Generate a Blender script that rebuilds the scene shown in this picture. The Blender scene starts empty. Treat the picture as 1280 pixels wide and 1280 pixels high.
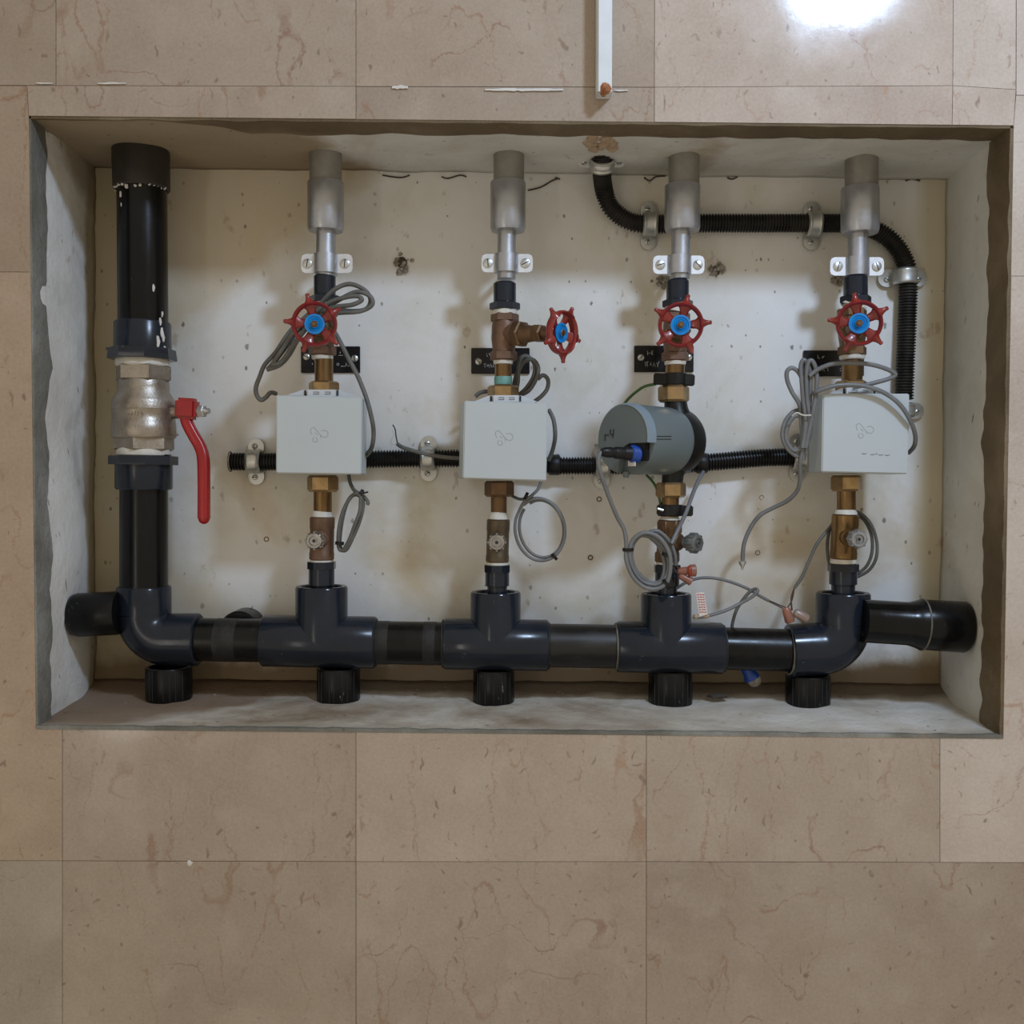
import bpy, bmesh, math, random
from mathutils import Vector, Matrix, Euler, noise
random.seed(7)
PI = math.pi; R = math.radians
S = bpy.context.scene
COL = S.collection

# ------------------------------------------------------------------ camera, light, exposure
CAM = Vector((0, -1.28, 1.2))
cd = bpy.data.cameras.new('camera'); cd.lens = 36; cd.sensor_width = 36
cam = bpy.data.objects.new('camera', cd); COL.objects.link(cam)
cam.location = CAM; cam.rotation_euler = (R(90 - 1.7), 0, R(0.45))
S.camera = cam
CM = Euler((R(90 - 1.7), 0, R(0.45))).to_matrix()
S.view_settings.view_transform = 'Standard'; S.view_settings.look = 'None'
S.view_settings.gamma = 1; S.view_settings.use_curve_mapping = False
S.view_settings.exposure = 0.0
w = bpy.data.worlds.new('world'); S.world = w; w.use_nodes = True
w.node_tree.nodes['Background'].inputs[0].default_value = (1.0, 0.88, 0.71, 1)
w.node_tree.nodes['Background'].inputs[1].default_value = 0.55
def area(name, loc, target, sx, sy, watts, color, shape='ELLIPSE'):
    l = bpy.data.lights.new(name, 'AREA'); l.shape = shape; l.size = sx; l.size_y = sy
    l.energy = watts; l.color = color
    o = bpy.data.objects.new(name, l); COL.objects.link(o); o.location = loc
    o.rotation_euler = (Vector(target) - Vector(loc)).to_track_quat('-Z', 'Y').to_euler()
    return o
area('ceiling_lamp', (0.70, -0.97, 1.2 + 1.09), (0.15, 0.1, 1.2), 0.20, 0.15, 15.5, (0.56, 0.73, 1.0))
area('room_light', (-1.5, -2.6, 0.75), (0.0, 0, 1.0), 0.16, 1.0, 3.0, (1.0, 0.93, 0.84), 'RECTANGLE')

# ------------------------------------------------------------------ pixel -> point helpers
def ray(px, py):
    return CM @ Vector(((px - 640) / 1280, (640 - py) / 1280, -1))
def P(px, py, y):                      # the point seen at that pixel on the plane Y = y
    d = ray(px, py); return CAM + d * ((y - CAM.y) / d.y)
def onplane(px, py, p, n):
    d = ray(px, py); return CAM + d * ((p - CAM).dot(n) / d.dot(n))
def SC(y): return (y + 1.28) / 1280    # metres per pixel at that depth

# ------------------------------------------------------------------ materials
MATS = {}
def nt(name):
    m = bpy.data.materials.new(name); m.use_nodes = True
    t = m.node_tree; b = t.nodes['Principled BSDF']; MATS[name] = m
    return m, t, b
def N(t, typ, **k):
    n = t.nodes.new(typ)
    for a, v in k.items(): setattr(n, a, v)
    return n
def noise_n(t, vec, scale, detail=4, rough=.6, dist=0):
    n = N(t, 'ShaderNodeTexNoise'); n.inputs['Scale'].default_value = scale
    n.inputs['Detail'].default_value = detail; n.inputs['Roughness'].default_value = rough
    n.inputs['Distortion'].default_value = dist
    if vec is not None: t.links.new(vec, n.inputs['Vector'])
    return n
def ramp(t, fac, stops):
    r = N(t, 'ShaderNodeValToRGB'); e = r.color_ramp.elements
    while len(e) < len(stops): e.new(0.5)
    for i, (p, c) in enumerate(stops):
        e[i].position = p; e[i].color = (*c, 1) if hasattr(c, '__len__') else (c, c, c, 1)
    t.links.new(fac, r.inputs[0]); return r
def mix(t, fac, a, b, mode='MIX'):
    m = N(t, 'ShaderNodeMix'); m.data_type = 'RGBA'; m.blend_type = mode
    for s, v in ((0, fac), (6, a), (7, b)):
        if hasattr(v, 'is_linked') or hasattr(v, 'links'): t.links.new(v, m.inputs[s])
        elif s == 0: m.inputs[s].default_value = v
        else: m.inputs[s].default_value = (*v, 1)
    return m.outputs[2]
def mathn(t, op, a, b=None, c=None):
    m = N(t, 'ShaderNodeMath', operation=op)
    for i, v in enumerate((a, b, c)):
        if v is None: continue
        if isinstance(v, (int, float)): m.inputs[i].default_value = v
        else: t.links.new(v, m.inputs[i])
    return m.outputs[0]
def vscale(t, vec, s, off=(0, 0, 0)):
    m = N(t, 'ShaderNodeMapping'); t.links.new(vec, m.inputs[0])
    m.inputs['Scale'].default_value = s; m.inputs['Location'].default_value = off
    return m.outputs[0]
def bump(t, b, h, strength, dist=.001):
    n = N(t, 'ShaderNodeBump'); n.inputs['Strength'].default_value = strength; n.inputs['Distance'].default_value = dist
    t.links.new(h, n.inputs['Height']); t.links.new(n.outputs[0], b.inputs['Normal'])

def worn(name, c1, c2, rough=.4, metal=0., scale=40, lo=.4, hi=.65, bmp=.15, speck=None, speck_amt=.62, stretch=(1, 1, 1), coat=0):
    m, t, b = nt(name)
    co = N(t, 'ShaderNodeTexCoord').outputs['Object']
    v = vscale(t, co, stretch)
    n = noise_n(t, v, scale, 5, .65)
    f = ramp(t, n.outputs[0], [(lo, 0.), (hi, 1.)]).outputs[0]
    c = mix(t, f, c1, c2)
    if speck:
        n2 = noise_n(t, vscale(t, co, stretch, (3, 1, 2)), scale * 5, 3, .7)
        f2 = ramp(t, n2.outputs[0], [(speck_amt, 0.), (speck_amt + .05, 1.)]).outputs[0]
        c = mix(t, f2, c, speck)
    t.links.new(c, b.inputs['Base Color'])
    r = N(t, 'ShaderNodeMapRange'); t.links.new(n.outputs[0], r.inputs[0])
    r.inputs[1].default_value = .3; r.inputs[2].default_value = .7
    r.inputs[3].default_value = max(rough - .07, .03); r.inputs[4].default_value = rough + .12
    t.links.new(r.outputs[0], b.inputs['Roughness'])
    b.inputs['Metallic'].default_value = metal
    if coat: b.inputs['Coat Weight'].default_value = coat
    if bmp:
        n3 = noise_n(t, co, scale * 8, 3); bump(t, b, n3.outputs[0], bmp, .0006)
    return m

def srgb(r, g, b):
    f = lambda v: ((v / 255 + .055) / 1.055) ** 2.4 if v > 10 else v / 255 / 12.92
    return (f(r), f(g), f(b))

def marble():
    m, t, b = nt('beige_marble')
    pos = N(t, 'ShaderNodeTexCoord').outputs['Object']
    oi = N(t, 'ShaderNodeObjectInfo'); rnd = oi.outputs['Random']
    off = N(t, 'ShaderNodeVectorMath', operation='SCALE'); off.inputs[0].default_value = (37, 0, 53)
    t.links.new(rnd, off.inputs['Scale'])
    ad = N(t, 'ShaderNodeVectorMath', operation='ADD'); t.links.new(pos, ad.inputs[0]); t.links.new(off.outputs[0], ad.inputs[1])
    v = ad.outputs[0]
    n = noise_n(t, v, 5, 6, .6, .3)
    base = ramp(t, n.outputs[0], [(.3, srgb(153, 136, 121)), (.5, srgb(168, 152, 136)), (.7, srgb(178, 164, 149))]).outputs[0]
    # cloudy paler patches
    n0 = noise_n(t, v, 14, 4, .55)
    f0 = ramp(t, n0.outputs[0], [(.5, 0.), (.66, .55)]).outputs[0]
    c = mix(t, f0, base, srgb(184, 170, 155))
    tone = mathn(t, 'MULTIPLY_ADD', rnd, .04, -.02)
    hs = N(t, 'ShaderNodeHueSaturation'); t.links.new(c, hs.inputs['Color'])
    t.links.new(mathn(t, 'ADD', tone, .86), hs.inputs['Value']); c = hs.outputs[0]
    # wandering, mostly upright veins
    for (sx, sz, w, col, lo, hi, o) in ((10, 2.2, .0050, srgb(132, 92, 68), .42, .54, (0, 0, 0)),
                                     (14., 3.8, .0046, srgb(142, 104, 78), .44, .58, (9, 0, 4)),
                                     (8.0, 6.0, .0036, srgb(116, 72, 54), .50, .60, (21, 0, 14))):
        wg = noise_n(t, vscale(t, v, (1, 1, .8), o), 22, 6, .72)
        wv = N(t, 'ShaderNodeVectorMath', operation='MULTIPLY_ADD'); t.links.new(wg.outputs['Color'], wv.inputs[0]); wv.inputs[1].default_value = (.055, 0, .02); t.links.new(v, wv.inputs[2])
        nv = noise_n(t, vscale(t, wv.outputs[0], (sx, 1, sz), o), 1.0, 1.2, .5, 0)
        dlt = mathn(t, 'ABSOLUTE', mathn(t, 'SUBTRACT', nv.outputs[0], .5))
        line = ramp(t, mathn(t, 'DIVIDE', dlt, w), [(.15, 1.), (1.0, 0.)]).outputs[0]
        nm = noise_n(t, vscale(t, v, (1, 1, 1), (o[0] + 5, 2, 7)), 7, 3)
        mask = ramp(t, nm.outputs[0], [(lo, 0.), (hi, 1.)]).outputs[0]
        c = mix(t, mathn(t, 'MULTIPLY', mathn(t, 'MULTIPLY', line, mask), .72), c, col)
    # short dark fossil flecks
    for (sc, st, thr, o, col, dens) in ((24, (2.2, 1, .6), .13, 1, srgb(96, 72, 54), .80), (30, (.7, 1, 2.4), .11, 7, srgb(108, 86, 70), .84), (70, (1.3, 1, .8), .20, 13, srgb(92, 70, 54), .86)):
        wob = noise_n(t, v, 30, 2)
        vv = N(t, 'ShaderNodeVectorMath', operation='MULTIPLY_ADD')
        t.links.new(wob.outputs['Color'], vv.inputs[0]); vv.inputs[1].default_value = (.035, 0, .035); t.links.new(v, vv.inputs[2])
        vo = N(t, 'ShaderNodeTexVoronoi'); vo.voronoi_dimensions = '2D' if False else '3D'
        mp = N(t, 'ShaderNodeMapping'); t.links.new(vv.outputs[0], mp.inputs[0])
        mp.inputs['Scale'].default_value = st; mp.inputs['Rotation'].default_value = (0, R(18 * o), 0); mp.inputs['Location'].default_value = (o, 0, o)
        sep = N(t, 'ShaderNodeSeparateXYZ'); t.links.new(mp.outputs[0], sep.inputs[0])
        cmb = N(t, 'ShaderNodeCombineXYZ'); t.links.new(sep.outputs[0], cmb.inputs[0]); t.links.new(sep.outputs[2], cmb.inputs[1])
        vo.voronoi_dimensions = '2D'; t.links.new(cmb.outputs[0], vo.inputs['Vector']); vo.inputs['Scale'].default_value = sc
        sr = N(t, 'ShaderNodeSeparateColor'); t.links.new(vo.outputs['Color'], sr.inputs[0])
        keep = ramp(t, sr.outputs[0], [(dens, 0.), (dens + .02, 1.)]).outputs[0]
        dd = mathn(t, 'DIVIDE', vo.outputs['Distance'], mathn(t, 'MULTIPLY_ADD', sr.outputs[1], 1.1, .15))
        d = ramp(t, dd, [(thr * .5, 1.), (thr, 0.)]).outputs[0]
        c = mix(t, mathn(t, 'MULTIPLY', mathn(t, 'MULTIPLY', keep, d), mathn(t, 'MULTIPLY_ADD', sr.outputs[2], .6, .25)), c, col)
    # fine salt grain
    ng = noise_n(t, v, 260, 3, .7)
    ng_c = ramp(t, ng.outputs[0], [(.3, srgb(136, 121, 106)), (.7, srgb(168, 155, 140))]).outputs[0]
    c = mix(t, .35, c, ng_c)
    c = mix(t, 1.0, c, oi.outputs['Color'], 'MULTIPLY')
    t.links.new(c, b.inputs['Base Color'])
    nr = noise_n(t, v, 20, 5)
    rr = N(t, 'ShaderNodeMapRange'); t.links.new(nr.outputs[0], rr.inputs[0]); rr.inputs[3].default_value = .05; rr.inputs[4].default_value = .17
    t.links.new(rr.outputs[0], b.inputs['Roughness'])
    b.inputs['Specular IOR Level'].default_value = .5
    nb = noise_n(t, v, 35, 4); bump(t, b, nb.outputs[0], .06, .001)
    return m

def plaster(name, cols, stain, stain_lo, bscale=30, bstr=.35, speck=True, dirt_z=None, patches=()):
    m, t, b = nt(name)
    pos = N(t, 'ShaderNodeNewGeometry').outputs['Position']
    n = noise_n(t, pos, 6, 6, .6, .4)
    c = ramp(t, n.outputs[0], [(.32, cols[0]), (.5, cols[1]), (.66, cols[2])]).outputs[0]
    n2 = noise_n(t, vscale(t, pos, (1, 1, 1.0), (4, 2, 9)), 3.2, 5, .6, .8)
    c = mix(t, ramp(t, n2.outputs[0], [(stain_lo, 0.), (stain_lo + .16, .85)]).outputs[0], c, stain)
    # old overpaint and stains, one with shade painted in: a side of a plane, with a ragged edge
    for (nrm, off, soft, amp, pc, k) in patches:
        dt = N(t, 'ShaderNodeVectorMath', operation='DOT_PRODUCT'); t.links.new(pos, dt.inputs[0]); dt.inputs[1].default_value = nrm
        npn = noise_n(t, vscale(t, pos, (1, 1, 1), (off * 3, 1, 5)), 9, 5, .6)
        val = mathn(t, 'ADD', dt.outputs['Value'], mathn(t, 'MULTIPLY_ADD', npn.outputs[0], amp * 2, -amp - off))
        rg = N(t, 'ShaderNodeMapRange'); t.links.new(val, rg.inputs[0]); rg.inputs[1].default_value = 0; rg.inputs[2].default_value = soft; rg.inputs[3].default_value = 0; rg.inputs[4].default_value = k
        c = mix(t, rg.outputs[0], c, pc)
    # small rust and smear marks
    n3 = noise_n(t, vscale(t, pos, (1.4, 1, .8), (2, 7, 1)), 26, 4, .6)
    c = mix(t, ramp(t, n3.outputs[0], [(.66, 0.), (.72, .45)]).outputs[0], c, srgb(150, 120, 92))
    if speck:
        for sc, dens, thr, o in ((90, .93, .22, 0), (45, .93, .13, 5)):
            sep = N(t, 'ShaderNodeSeparateXYZ'); t.links.new(pos, sep.inputs[0])
            cmb = N(t, 'ShaderNodeCombineXYZ'); t.links.new(mathn(t, 'ADD', sep.outputs[0], mathn(t, 'MULTIPLY', sep.outputs[1], .7)), cmb.inputs[0]); t.links.new(mathn(t, 'ADD', mathn(t, 'MULTIPLY', sep.outputs[2], .7), mathn(t, 'MULTIPLY', sep.outputs[1], .9)), cmb.inputs[1]); cmb.inputs[2].default_value = 0
            vo = N(t, 'ShaderNodeTexVoronoi'); vo.voronoi_dimensions = '2D'; vo.inputs['Scale'].default_value = sc
            t.links.new(vscale(t, cmb.outputs[0], (1, 1, 1), (o, o, 0)), vo.inputs['Vector'])
            sr = N(t, 'ShaderNodeSeparateColor'); t.links.new(vo.outputs['Color'], sr.inputs[0])
            keep = ramp(t, sr.outputs[1], [(dens, 0.), (dens + .02, 1.)]).outputs[0]
            nw = noise_n(t, pos, 160, 2)
            dd = mathn(t, 'DIVIDE', mathn(t, 'ADD', vo.outputs['Distance'], mathn(t, 'MULTIPLY_ADD', nw.outputs[0], .3, -.15)), mathn(t, 'MULTIPLY_ADD', sr.outputs[0], 1.0, .15))
            d = ramp(t, dd, [(thr * .5, 1.), (thr, 0.)]).outputs[0]
            c = mix(t, mathn(t, 'MULTIPLY', mathn(t, 'MULTIPLY', keep, d), mathn(t, 'MULTIPLY_ADD', sr.outputs[2], .6, .2)), c, srgb(84, 74, 60))
    if dirt_z:
        sep = N(t, 'ShaderNodeSeparateXYZ'); t.links.new(pos, sep.inputs[0])
        nz = noise_n(t, pos, 18, 5, .7)
        h = mathn(t, 'ADD', sep.outputs[2], mathn(t, 'MULTIPLY', nz.outputs[0], -.05))
        r = N(t, 'ShaderNodeMapRange'); t.links.new(h, r.inputs[0])
        r.inputs[1].default_value = dirt_z; r.inputs[2].default_value = dirt_z + .03; r.inputs[3].default_value = .85; r.inputs[4].default_value = 0
        c = mix(t, r.outputs[0], c, srgb(128, 106, 74))
    t.links.new(c, b.inputs['Base Color']); b.inputs['Roughness'].default_value = .75
    b.inputs['Specular IOR Level'].default_value = .3
    nb = noise_n(t, pos, bscale, 6, .7); bump(t, b, nb.outputs[0], bstr, .004)
    return m

MARBLE = marble()
JOINT = worn('joint_grout', srgb(152, 132, 112), srgb(92, 60, 38), .9, 0, 9, .48, .6)
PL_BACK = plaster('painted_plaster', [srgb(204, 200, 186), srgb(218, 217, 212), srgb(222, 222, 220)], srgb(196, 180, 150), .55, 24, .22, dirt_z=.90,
    patches=[((-.8, 0, 1), 1.79, .05, .05, srgb(190, 172, 138), .65), ((1, 0, 0), .572, .02, .008, srgb(196, 184, 154), .8), ((-1, 0, 0), .545, .03, .02, srgb(186, 172, 138), .7), ((-.6, 0, -1), -.80, .05, .05, srgb(196, 180, 146), .6)])  # first patch, upper left: tan stain, with some shadow put into the colour
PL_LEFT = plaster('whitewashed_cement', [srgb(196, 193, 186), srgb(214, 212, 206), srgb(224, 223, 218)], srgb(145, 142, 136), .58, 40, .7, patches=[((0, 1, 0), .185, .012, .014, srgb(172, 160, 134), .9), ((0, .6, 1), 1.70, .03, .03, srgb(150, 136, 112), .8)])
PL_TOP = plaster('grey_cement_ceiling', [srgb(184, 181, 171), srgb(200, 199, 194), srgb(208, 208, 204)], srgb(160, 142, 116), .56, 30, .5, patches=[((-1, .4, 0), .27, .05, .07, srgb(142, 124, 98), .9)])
PL_RIGHT = plaster('grey_cement_cheek', [srgb(188, 186, 176), srgb(202, 200, 192), srgb(212, 212, 206)], srgb(160, 148, 124), .58, 30, .4)
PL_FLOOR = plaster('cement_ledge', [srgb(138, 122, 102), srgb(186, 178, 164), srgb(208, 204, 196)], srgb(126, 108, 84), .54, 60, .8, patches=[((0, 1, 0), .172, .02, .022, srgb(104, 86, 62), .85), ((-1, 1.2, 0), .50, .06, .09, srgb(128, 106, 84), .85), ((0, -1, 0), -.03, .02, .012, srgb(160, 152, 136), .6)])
MORTAR = plaster('raw_brown_mortar', [srgb(88, 74, 54), srgb(104, 90, 68), srgb(124, 110, 88)], srgb(78, 64, 46), .55, 70, .9)
MORTAR_G = plaster('raw_grey_mortar', [srgb(96, 95, 88), srgb(122, 121, 114), srgb(150, 150, 145)], srgb(88, 84, 74), .5, 80, 1.0)
PVC = worn('slate_blue_pvc', (.0085, .0125, .0205), (.014, .019, .029), .17, 0, 16, .35, .75, .08, speck=(.07, .07, .07), speck_amt=.70)
PVCB = worn('black_pipe_plastic', (.0025, .0025, .0028), (.006, .006, .006), .19, 0, 22, .4, .75, .08, speck=(.10, .10, .095), speck_amt=.71, stretch=(1, 1, .3))
PVCH = worn('black_pipe_level', (.0032, .0032, .0032), (.009, .0085, .008), .25, 0, 20, .4, .75, .08, speck=(.06, .058, .05), speck_amt=.70)
PVCD = worn('dusty_black_pipe', (.0035, .0035, .004), (.009, .009, .009), .28, 0, 26, .4, .75, .1, speck=(.16, .16, .15), speck_amt=.68, stretch=(1, 1, .25))
SCUFF = worn('scuffed_band', (.016, .016, .016), (.035, .034, .032), .45, 0, 40)
for k_ in ('slate_blue_pvc', 'black_pipe_plastic', 'black_pipe_level', 'dusty_black_pipe', 'scuffed_band'): MATS[k_].node_tree.nodes['Principled BSDF'].inputs['Specular IOR Level'].default_value = .26
GLUE = worn('glue_smear', (.10, .09, .07), (.18, .17, .14), .5, 0, 60, bmp=.4)
SILVER = worn('silver_painted_steel', (.36, .37, .39), (.46, .47, .49), .32, .75, 30, .35, .7, .12, speck=(.12, .10, .08), speck_amt=.74)
SILVERD = worn('dull_silver_painted_steel', (.24, .22, .19), (.34, .33, .31), .45, .6, 24, .35, .7, .2, speck=(.10, .08, .06), speck_amt=.70)
ZINC = worn('zinc_plated_steel', (.42, .43, .41), (.62, .62, .58), .34, .8, 35, .35, .7, .1, speck=(.10, .08, .05), speck_amt=.72)
ZINCL = worn('bright_zinc', (.60, .60, .60), (.75, .75, .74), .42, .45, 35, .35, .7, .05, speck=(.2, .18, .15), speck_amt=.76)
BRASS = worn('bright_brass', (.40, .27, .13), (.26, .165, .08), .34, .9, 60, .4, .7, .2)
BRASSN = worn('nipple_brass', (.27, .165, .07), (.13, .08, .036), .28, .9, 30, .4, .7, .1, stretch=(1, 1, .3))
BRASSO = worn('oxidised_brass', (.13, .075, .04), (.20, .12, .06), .45, .7, 45, .4, .7, .2)
BRONZE = worn('aged_bronze', (.145, .085, .055), (.21, .12, .075), .5, .5, 40, .4, .7, .35, speck=(.06, .04, .03), speck_amt=.68)
BRONZEL = worn('old_bronze_light', (.19, .115, .06), (.13, .075, .04), .42, .7, 40, .4, .7, .25)
NICKEL = worn('cast_nickel', (.30, .26, .21), (.42, .38, .33), .36, .85, 45, .35, .7, .6, speck=(.15, .12, .09), speck_amt=.66)
TEAL = worn('verdigris', (.10, .28, .25), (.20, .38, .33), .8, 0, 60)
RED = worn('red_paint', (.235, .018, .013), (.17, .016, .011), .30, 0, 50, .4, .7, .15, coat=.3)
REDL = worn('red_lever_sleeve', (.34, .008, .010), (.26, .006, .008), .28, 0, 30, .4, .7, .05)
BLUE = worn('blue_badge', (.0, .24, .60), (.005, .16, .48), .3, 0, 80)
BLUED = worn('blue_plastic', (.01, .06, .34), (.01, .05, .26), .35, 0, 60)
TAPE = worn('sealing_tape', (.62, .60, .54), (.48, .45, .38), .6, 0, 60, .4, .75, .4)
BOXM = worn('light_grey_plastic', (.455, .50, .515), (.435, .48, .49), .5, 0, 14, .3, .7, .04)
BOXE = worn('emboss_grey', (.30, .33, .335), (.30, .33, .335), .5, 0, 14)
BOXW = worn('pale_plastic', (.55, .58, .60), (.50, .53, .55), .45, 0, 20)
METERG = worn('meter_grey', (.115, .145, .150), (.125, .15, .155), .42, 0, 20, .3, .7, .05)
METERR = worn('meter_rim_bluegrey', (.20, .26, .31), (.19, .24, .28), .4, 0, 20)
CHROME = worn('tarnished_chrome', (.30, .29, .28), (.44, .43, .41), .24, .95, 60, .4, .7, .1, speck=(.08, .07, .06), speck_amt=.66)
RUBBER = worn('black_rubber', (.005, .005, .0055), (.011, .011, .011), .38, 0, 40, bmp=.1)
CABLE = worn('grey_cable', (.135, .14, .145), (.165, .17, .172), .42, 0, 50, bmp=.04)
CABLED = worn('dusty_cable', (.09, .09, .083), (.13, .13, .12), .5, 0, 50, bmp=.05)
WIRE = worn('brown_wire', (.06, .035, .025), (.09, .05, .04), .5)
WIREG = worn('green_wire', (.03, .10, .02), (.05, .13, .03), .4)
CONDUIT = worn('black_conduit', (.005, .005, .005), (.010, .0095, .009), .34, 0, 30, bmp=.05)
DUSTC = worn('dusty_conduit', (.010, .0095, .009), (.035, .032, .026), .45, 0, 30, bmp=.05)
PLATE = worn('black_label_plate', (.006, .006, .007), (.012, .012, .012), .3, 0, 60)
WHITEL = worn('engraved_white', (.42, .42, .40), (.34, .34, .33), .6)
INK = worn('marker_ink', (.01, .01, .012), (.01, .01, .012), .5)
TRUNK = worn('white_trunking', (.62, .64, .64), (.56, .58, .58), .4, 0, 20)
RUST = worn('orange_rust', (.34, .13, .045), (.22, .08, .03), .8, 0, 60, bmp=.6)
CONN = worn('amber_gel_connector', (.33, .13, .08), (.22, .10, .07), .3, 0, 40)
CONNR = worn('red_brown_cap', (.33, .06, .025), (.26, .05, .02), .3, 0, 40)
PAPER = worn('paper_tag', (.66, .62, .58), (.60, .56, .52), .7)
REDINK = worn('red_print', (.45, .05, .04), (.45, .05, .04), .7)
PUTTY = worn('white_putty', (.62, .60, .56), (.52, .50, .46), .7, bmp=.4)
RUBBLE = worn('broken_plaster', (.20, .17, .13), (.38, .35, .30), .9, 0, 120, bmp=.8)
HOLE = worn('hole_dark', (.05, .04, .03), (.08, .065, .05), .9, 0, 120, bmp=.8)
TAN = worn('tan_foam', (.42, .31, .21), (.32, .23, .15), .85, 0, 60, bmp=.8)

for k_ in ('black_rubber', 'black_conduit', 'dusty_conduit', 'black_label_plate'): MATS[k_].node_tree.nodes['Principled BSDF'].inputs['Specular IOR Level'].default_value = .3
MATS['slate_blue_pvc'].node_tree.nodes['Principled BSDF'].inputs['Specular IOR Level'].default_value = .36
# ------------------------------------------------------------------ mesh builder
def frame(d):
    d = d.normalized(); a = Vector((0, 0, 1)) if abs(d.z) < .9 else Vector((0, -1, 0))
    u = a.cross(d).normalized(); return u, d.cross(u).normalized()
class MB:
    def __init__(s): s.v = []; s.f = []
    def add(s, vs, fs):
        k = len(s.v); s.v += [Vector(v) for v in vs]; s.f += [tuple(i + k for i in f) for f in fs]; return s
    def lathe(s, A, d, prof, n=28, phase=0., caps=True):
        """rings at A + d*t with radius r"""
        d = d.normalized(); u, v = frame(d); vs = []; fs = []
        for t, r in prof:
            for i in range(n):
                a = 2 * PI * i / n + phase
                vs.append(A + d * t + (u * math.cos(a) + v * math.sin(a)) * r)
        m = len(prof)
        for j in range(m - 1):
            for i in range(n):
                i2 = (i + 1) % n; fs.append((j * n + i, j * n + i2, (j + 1) * n + i2, (j + 1) * n + i))
        if caps:
            fs.append(tuple(range(n))[::-1]); fs.append(tuple((m - 1) * n + i for i in range(n)))
        return s.add(vs, fs)
    def box(s, c, hx, hy, hz, rot=None, bev=0):
        bm = bmesh.new(); bmesh.ops.create_cube(bm, size=2)
        for q in bm.verts: q.co = Vector((q.co.x * hx, q.co.y * hy, q.co.z * hz))
        if bev: bmesh.ops.bevel(bm, geom=bm.edges[:], offset=bev, segments=2, affect='EDGES')
        if rot is not None:
            for q in bm.verts: q.co = rot @ q.co
        bm.verts.index_update()
        s.add([q.co + c for q in bm.verts], [[q.index for q in f.verts] for f in bm.faces]); bm.free(); return s
    def prism(s, front, back):
        n = len(front)
        return s.add(list(front) + list(back), [tuple(range(n)), tuple(range(2 * n - 1, n - 1, -1))] + [(i, i + n, (i + 1) % n + n, (i + 1) % n) for i in range(n)])
    def tube(s, pts, r, n=10, sub=8, closed=False, caps=True, rfun=None, step=None, prof=None):
        path = smooth(pts, sub, closed) if sub > 1 else [Vector(p) for p in pts]
        if step: path = resample(path, step)
        m = len(path); vs = []; fs = []
        T = []
        for i in range(m):
            a = path[(i - 1) % m] if closed else path[max(i - 1, 0)]; b = path[(i + 1) % m] if closed else path[min(i + 1, m - 1)]
            d = b - a; T.append(d.normalized() if d.length > 1e-9 else Vector((0, 0, 1)))
        u, _ = frame(T[0])
        for i in range(m):
            u = (u - T[i] * u.dot(T[i])); u = u.normalized() if u.length > 1e-6 else frame(T[i])[0]
            v = T[i].cross(u); rr = rfun(i) if rfun else r
            for k in range(n):
                a = 2 * PI * k / n
                if prof: q = prof[k]; vs.append(path[i] + u * q[0] + v * q[1])
                else: vs.append(path[i] + (u * math.cos(a) + v * math.sin(a)) * rr)
        for j in range(m if closed else m - 1):
            j2 = (j + 1) % m
            for k in range(n):
                k2 = (k + 1) % n; fs.append((j * n + k, j * n + k2, j2 * n + k2, j2 * n + k))
        if caps and not closed: fs.append(tuple(range(n))[::-1]); fs.append(tuple((m - 1) * n + k for k in range(n)))
        return s.add(vs, fs)
    def ball(s, c, r, sx=1, sy=1, sz=1, n=12, jit=0):
        vs = []; fs = []; m = max(4, n // 2)
        for j in range(m + 1):
            for i in range(n):
                a = 2 * PI * i / n; b = PI * j / m
                q = Vector((math.cos(a) * math.sin(b) * sx, math.sin(a) * math.sin(b) * sy, math.cos(b) * sz)) * r
                if jit and 0 < j < m: q *= 1 + random.uniform(-jit, jit)
                vs.append(c + q)
        for j in range(m):
            for i in range(n):
                i2 = (i + 1) % n; fs.append((j * n + i, j * n + i2, (j + 1) * n + i2, (j + 1) * n + i))
        return s.add(vs, fs)
    def build(s, name, mat, parent=None, sharp=38, weld=False):
        c = Vector((0, 0, 0))
        lo = Vector([min(v[i] for v in s.v) for i in range(3)]); hi = Vector([max(v[i] for v in s.v) for i in range(3)])
        c = (lo + hi) / 2
        me = bpy.data.meshes.new(name); me.from_pydata([v - c for v in s.v], [], s.f)
        bm = bmesh.new(); bm.from_mesh(me)
        if weld: bmesh.ops.remove_doubles(bm, verts=bm.verts, dist=1e-6)
        bmesh.ops.recalc_face_normals(bm, faces=bm.faces); bm.to_mesh(me); bm.free()
        me.polygons.foreach_set('use_smooth', [True] * len(me.polygons)); me.set_sharp_from_angle(angle=R(sharp))
        me.materials.append(mat)
        o = bpy.data.objects.new(name, me); COL.objects.link(o)
        if parent is not None:
            o.parent = parent; o.location = c - wloc(parent)
        else: o.location = c
        return o
def wloc(o):
    l = Vector(o.location); p = o.parent
    while p: l += Vector(p.location); p = p.parent
    return l
def smooth(pts, sub, closed=False):
    p = [Vector(q) for q in pts]; n = len(p); out = []
    for i in range(n if closed else n - 1):
        if closed: a, b, c, d = p[(i - 1) % n], p[i], p[(i + 1) % n], p[(i + 2) % n]
        else: a, b, c, d = p[max(i - 1, 0)], p[i], p[i + 1], p[min(i + 2, n - 1)]
        for k in range(sub):
            t = k / sub
            out.append(.5 * ((2 * b) + (c - a) * t + (2 * a - 5 * b + 4 * c - d) * t * t + (3 * b - a - 3 * c + d) * t ** 3))
    if not closed: out.append(p[-1])
    return out
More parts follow.
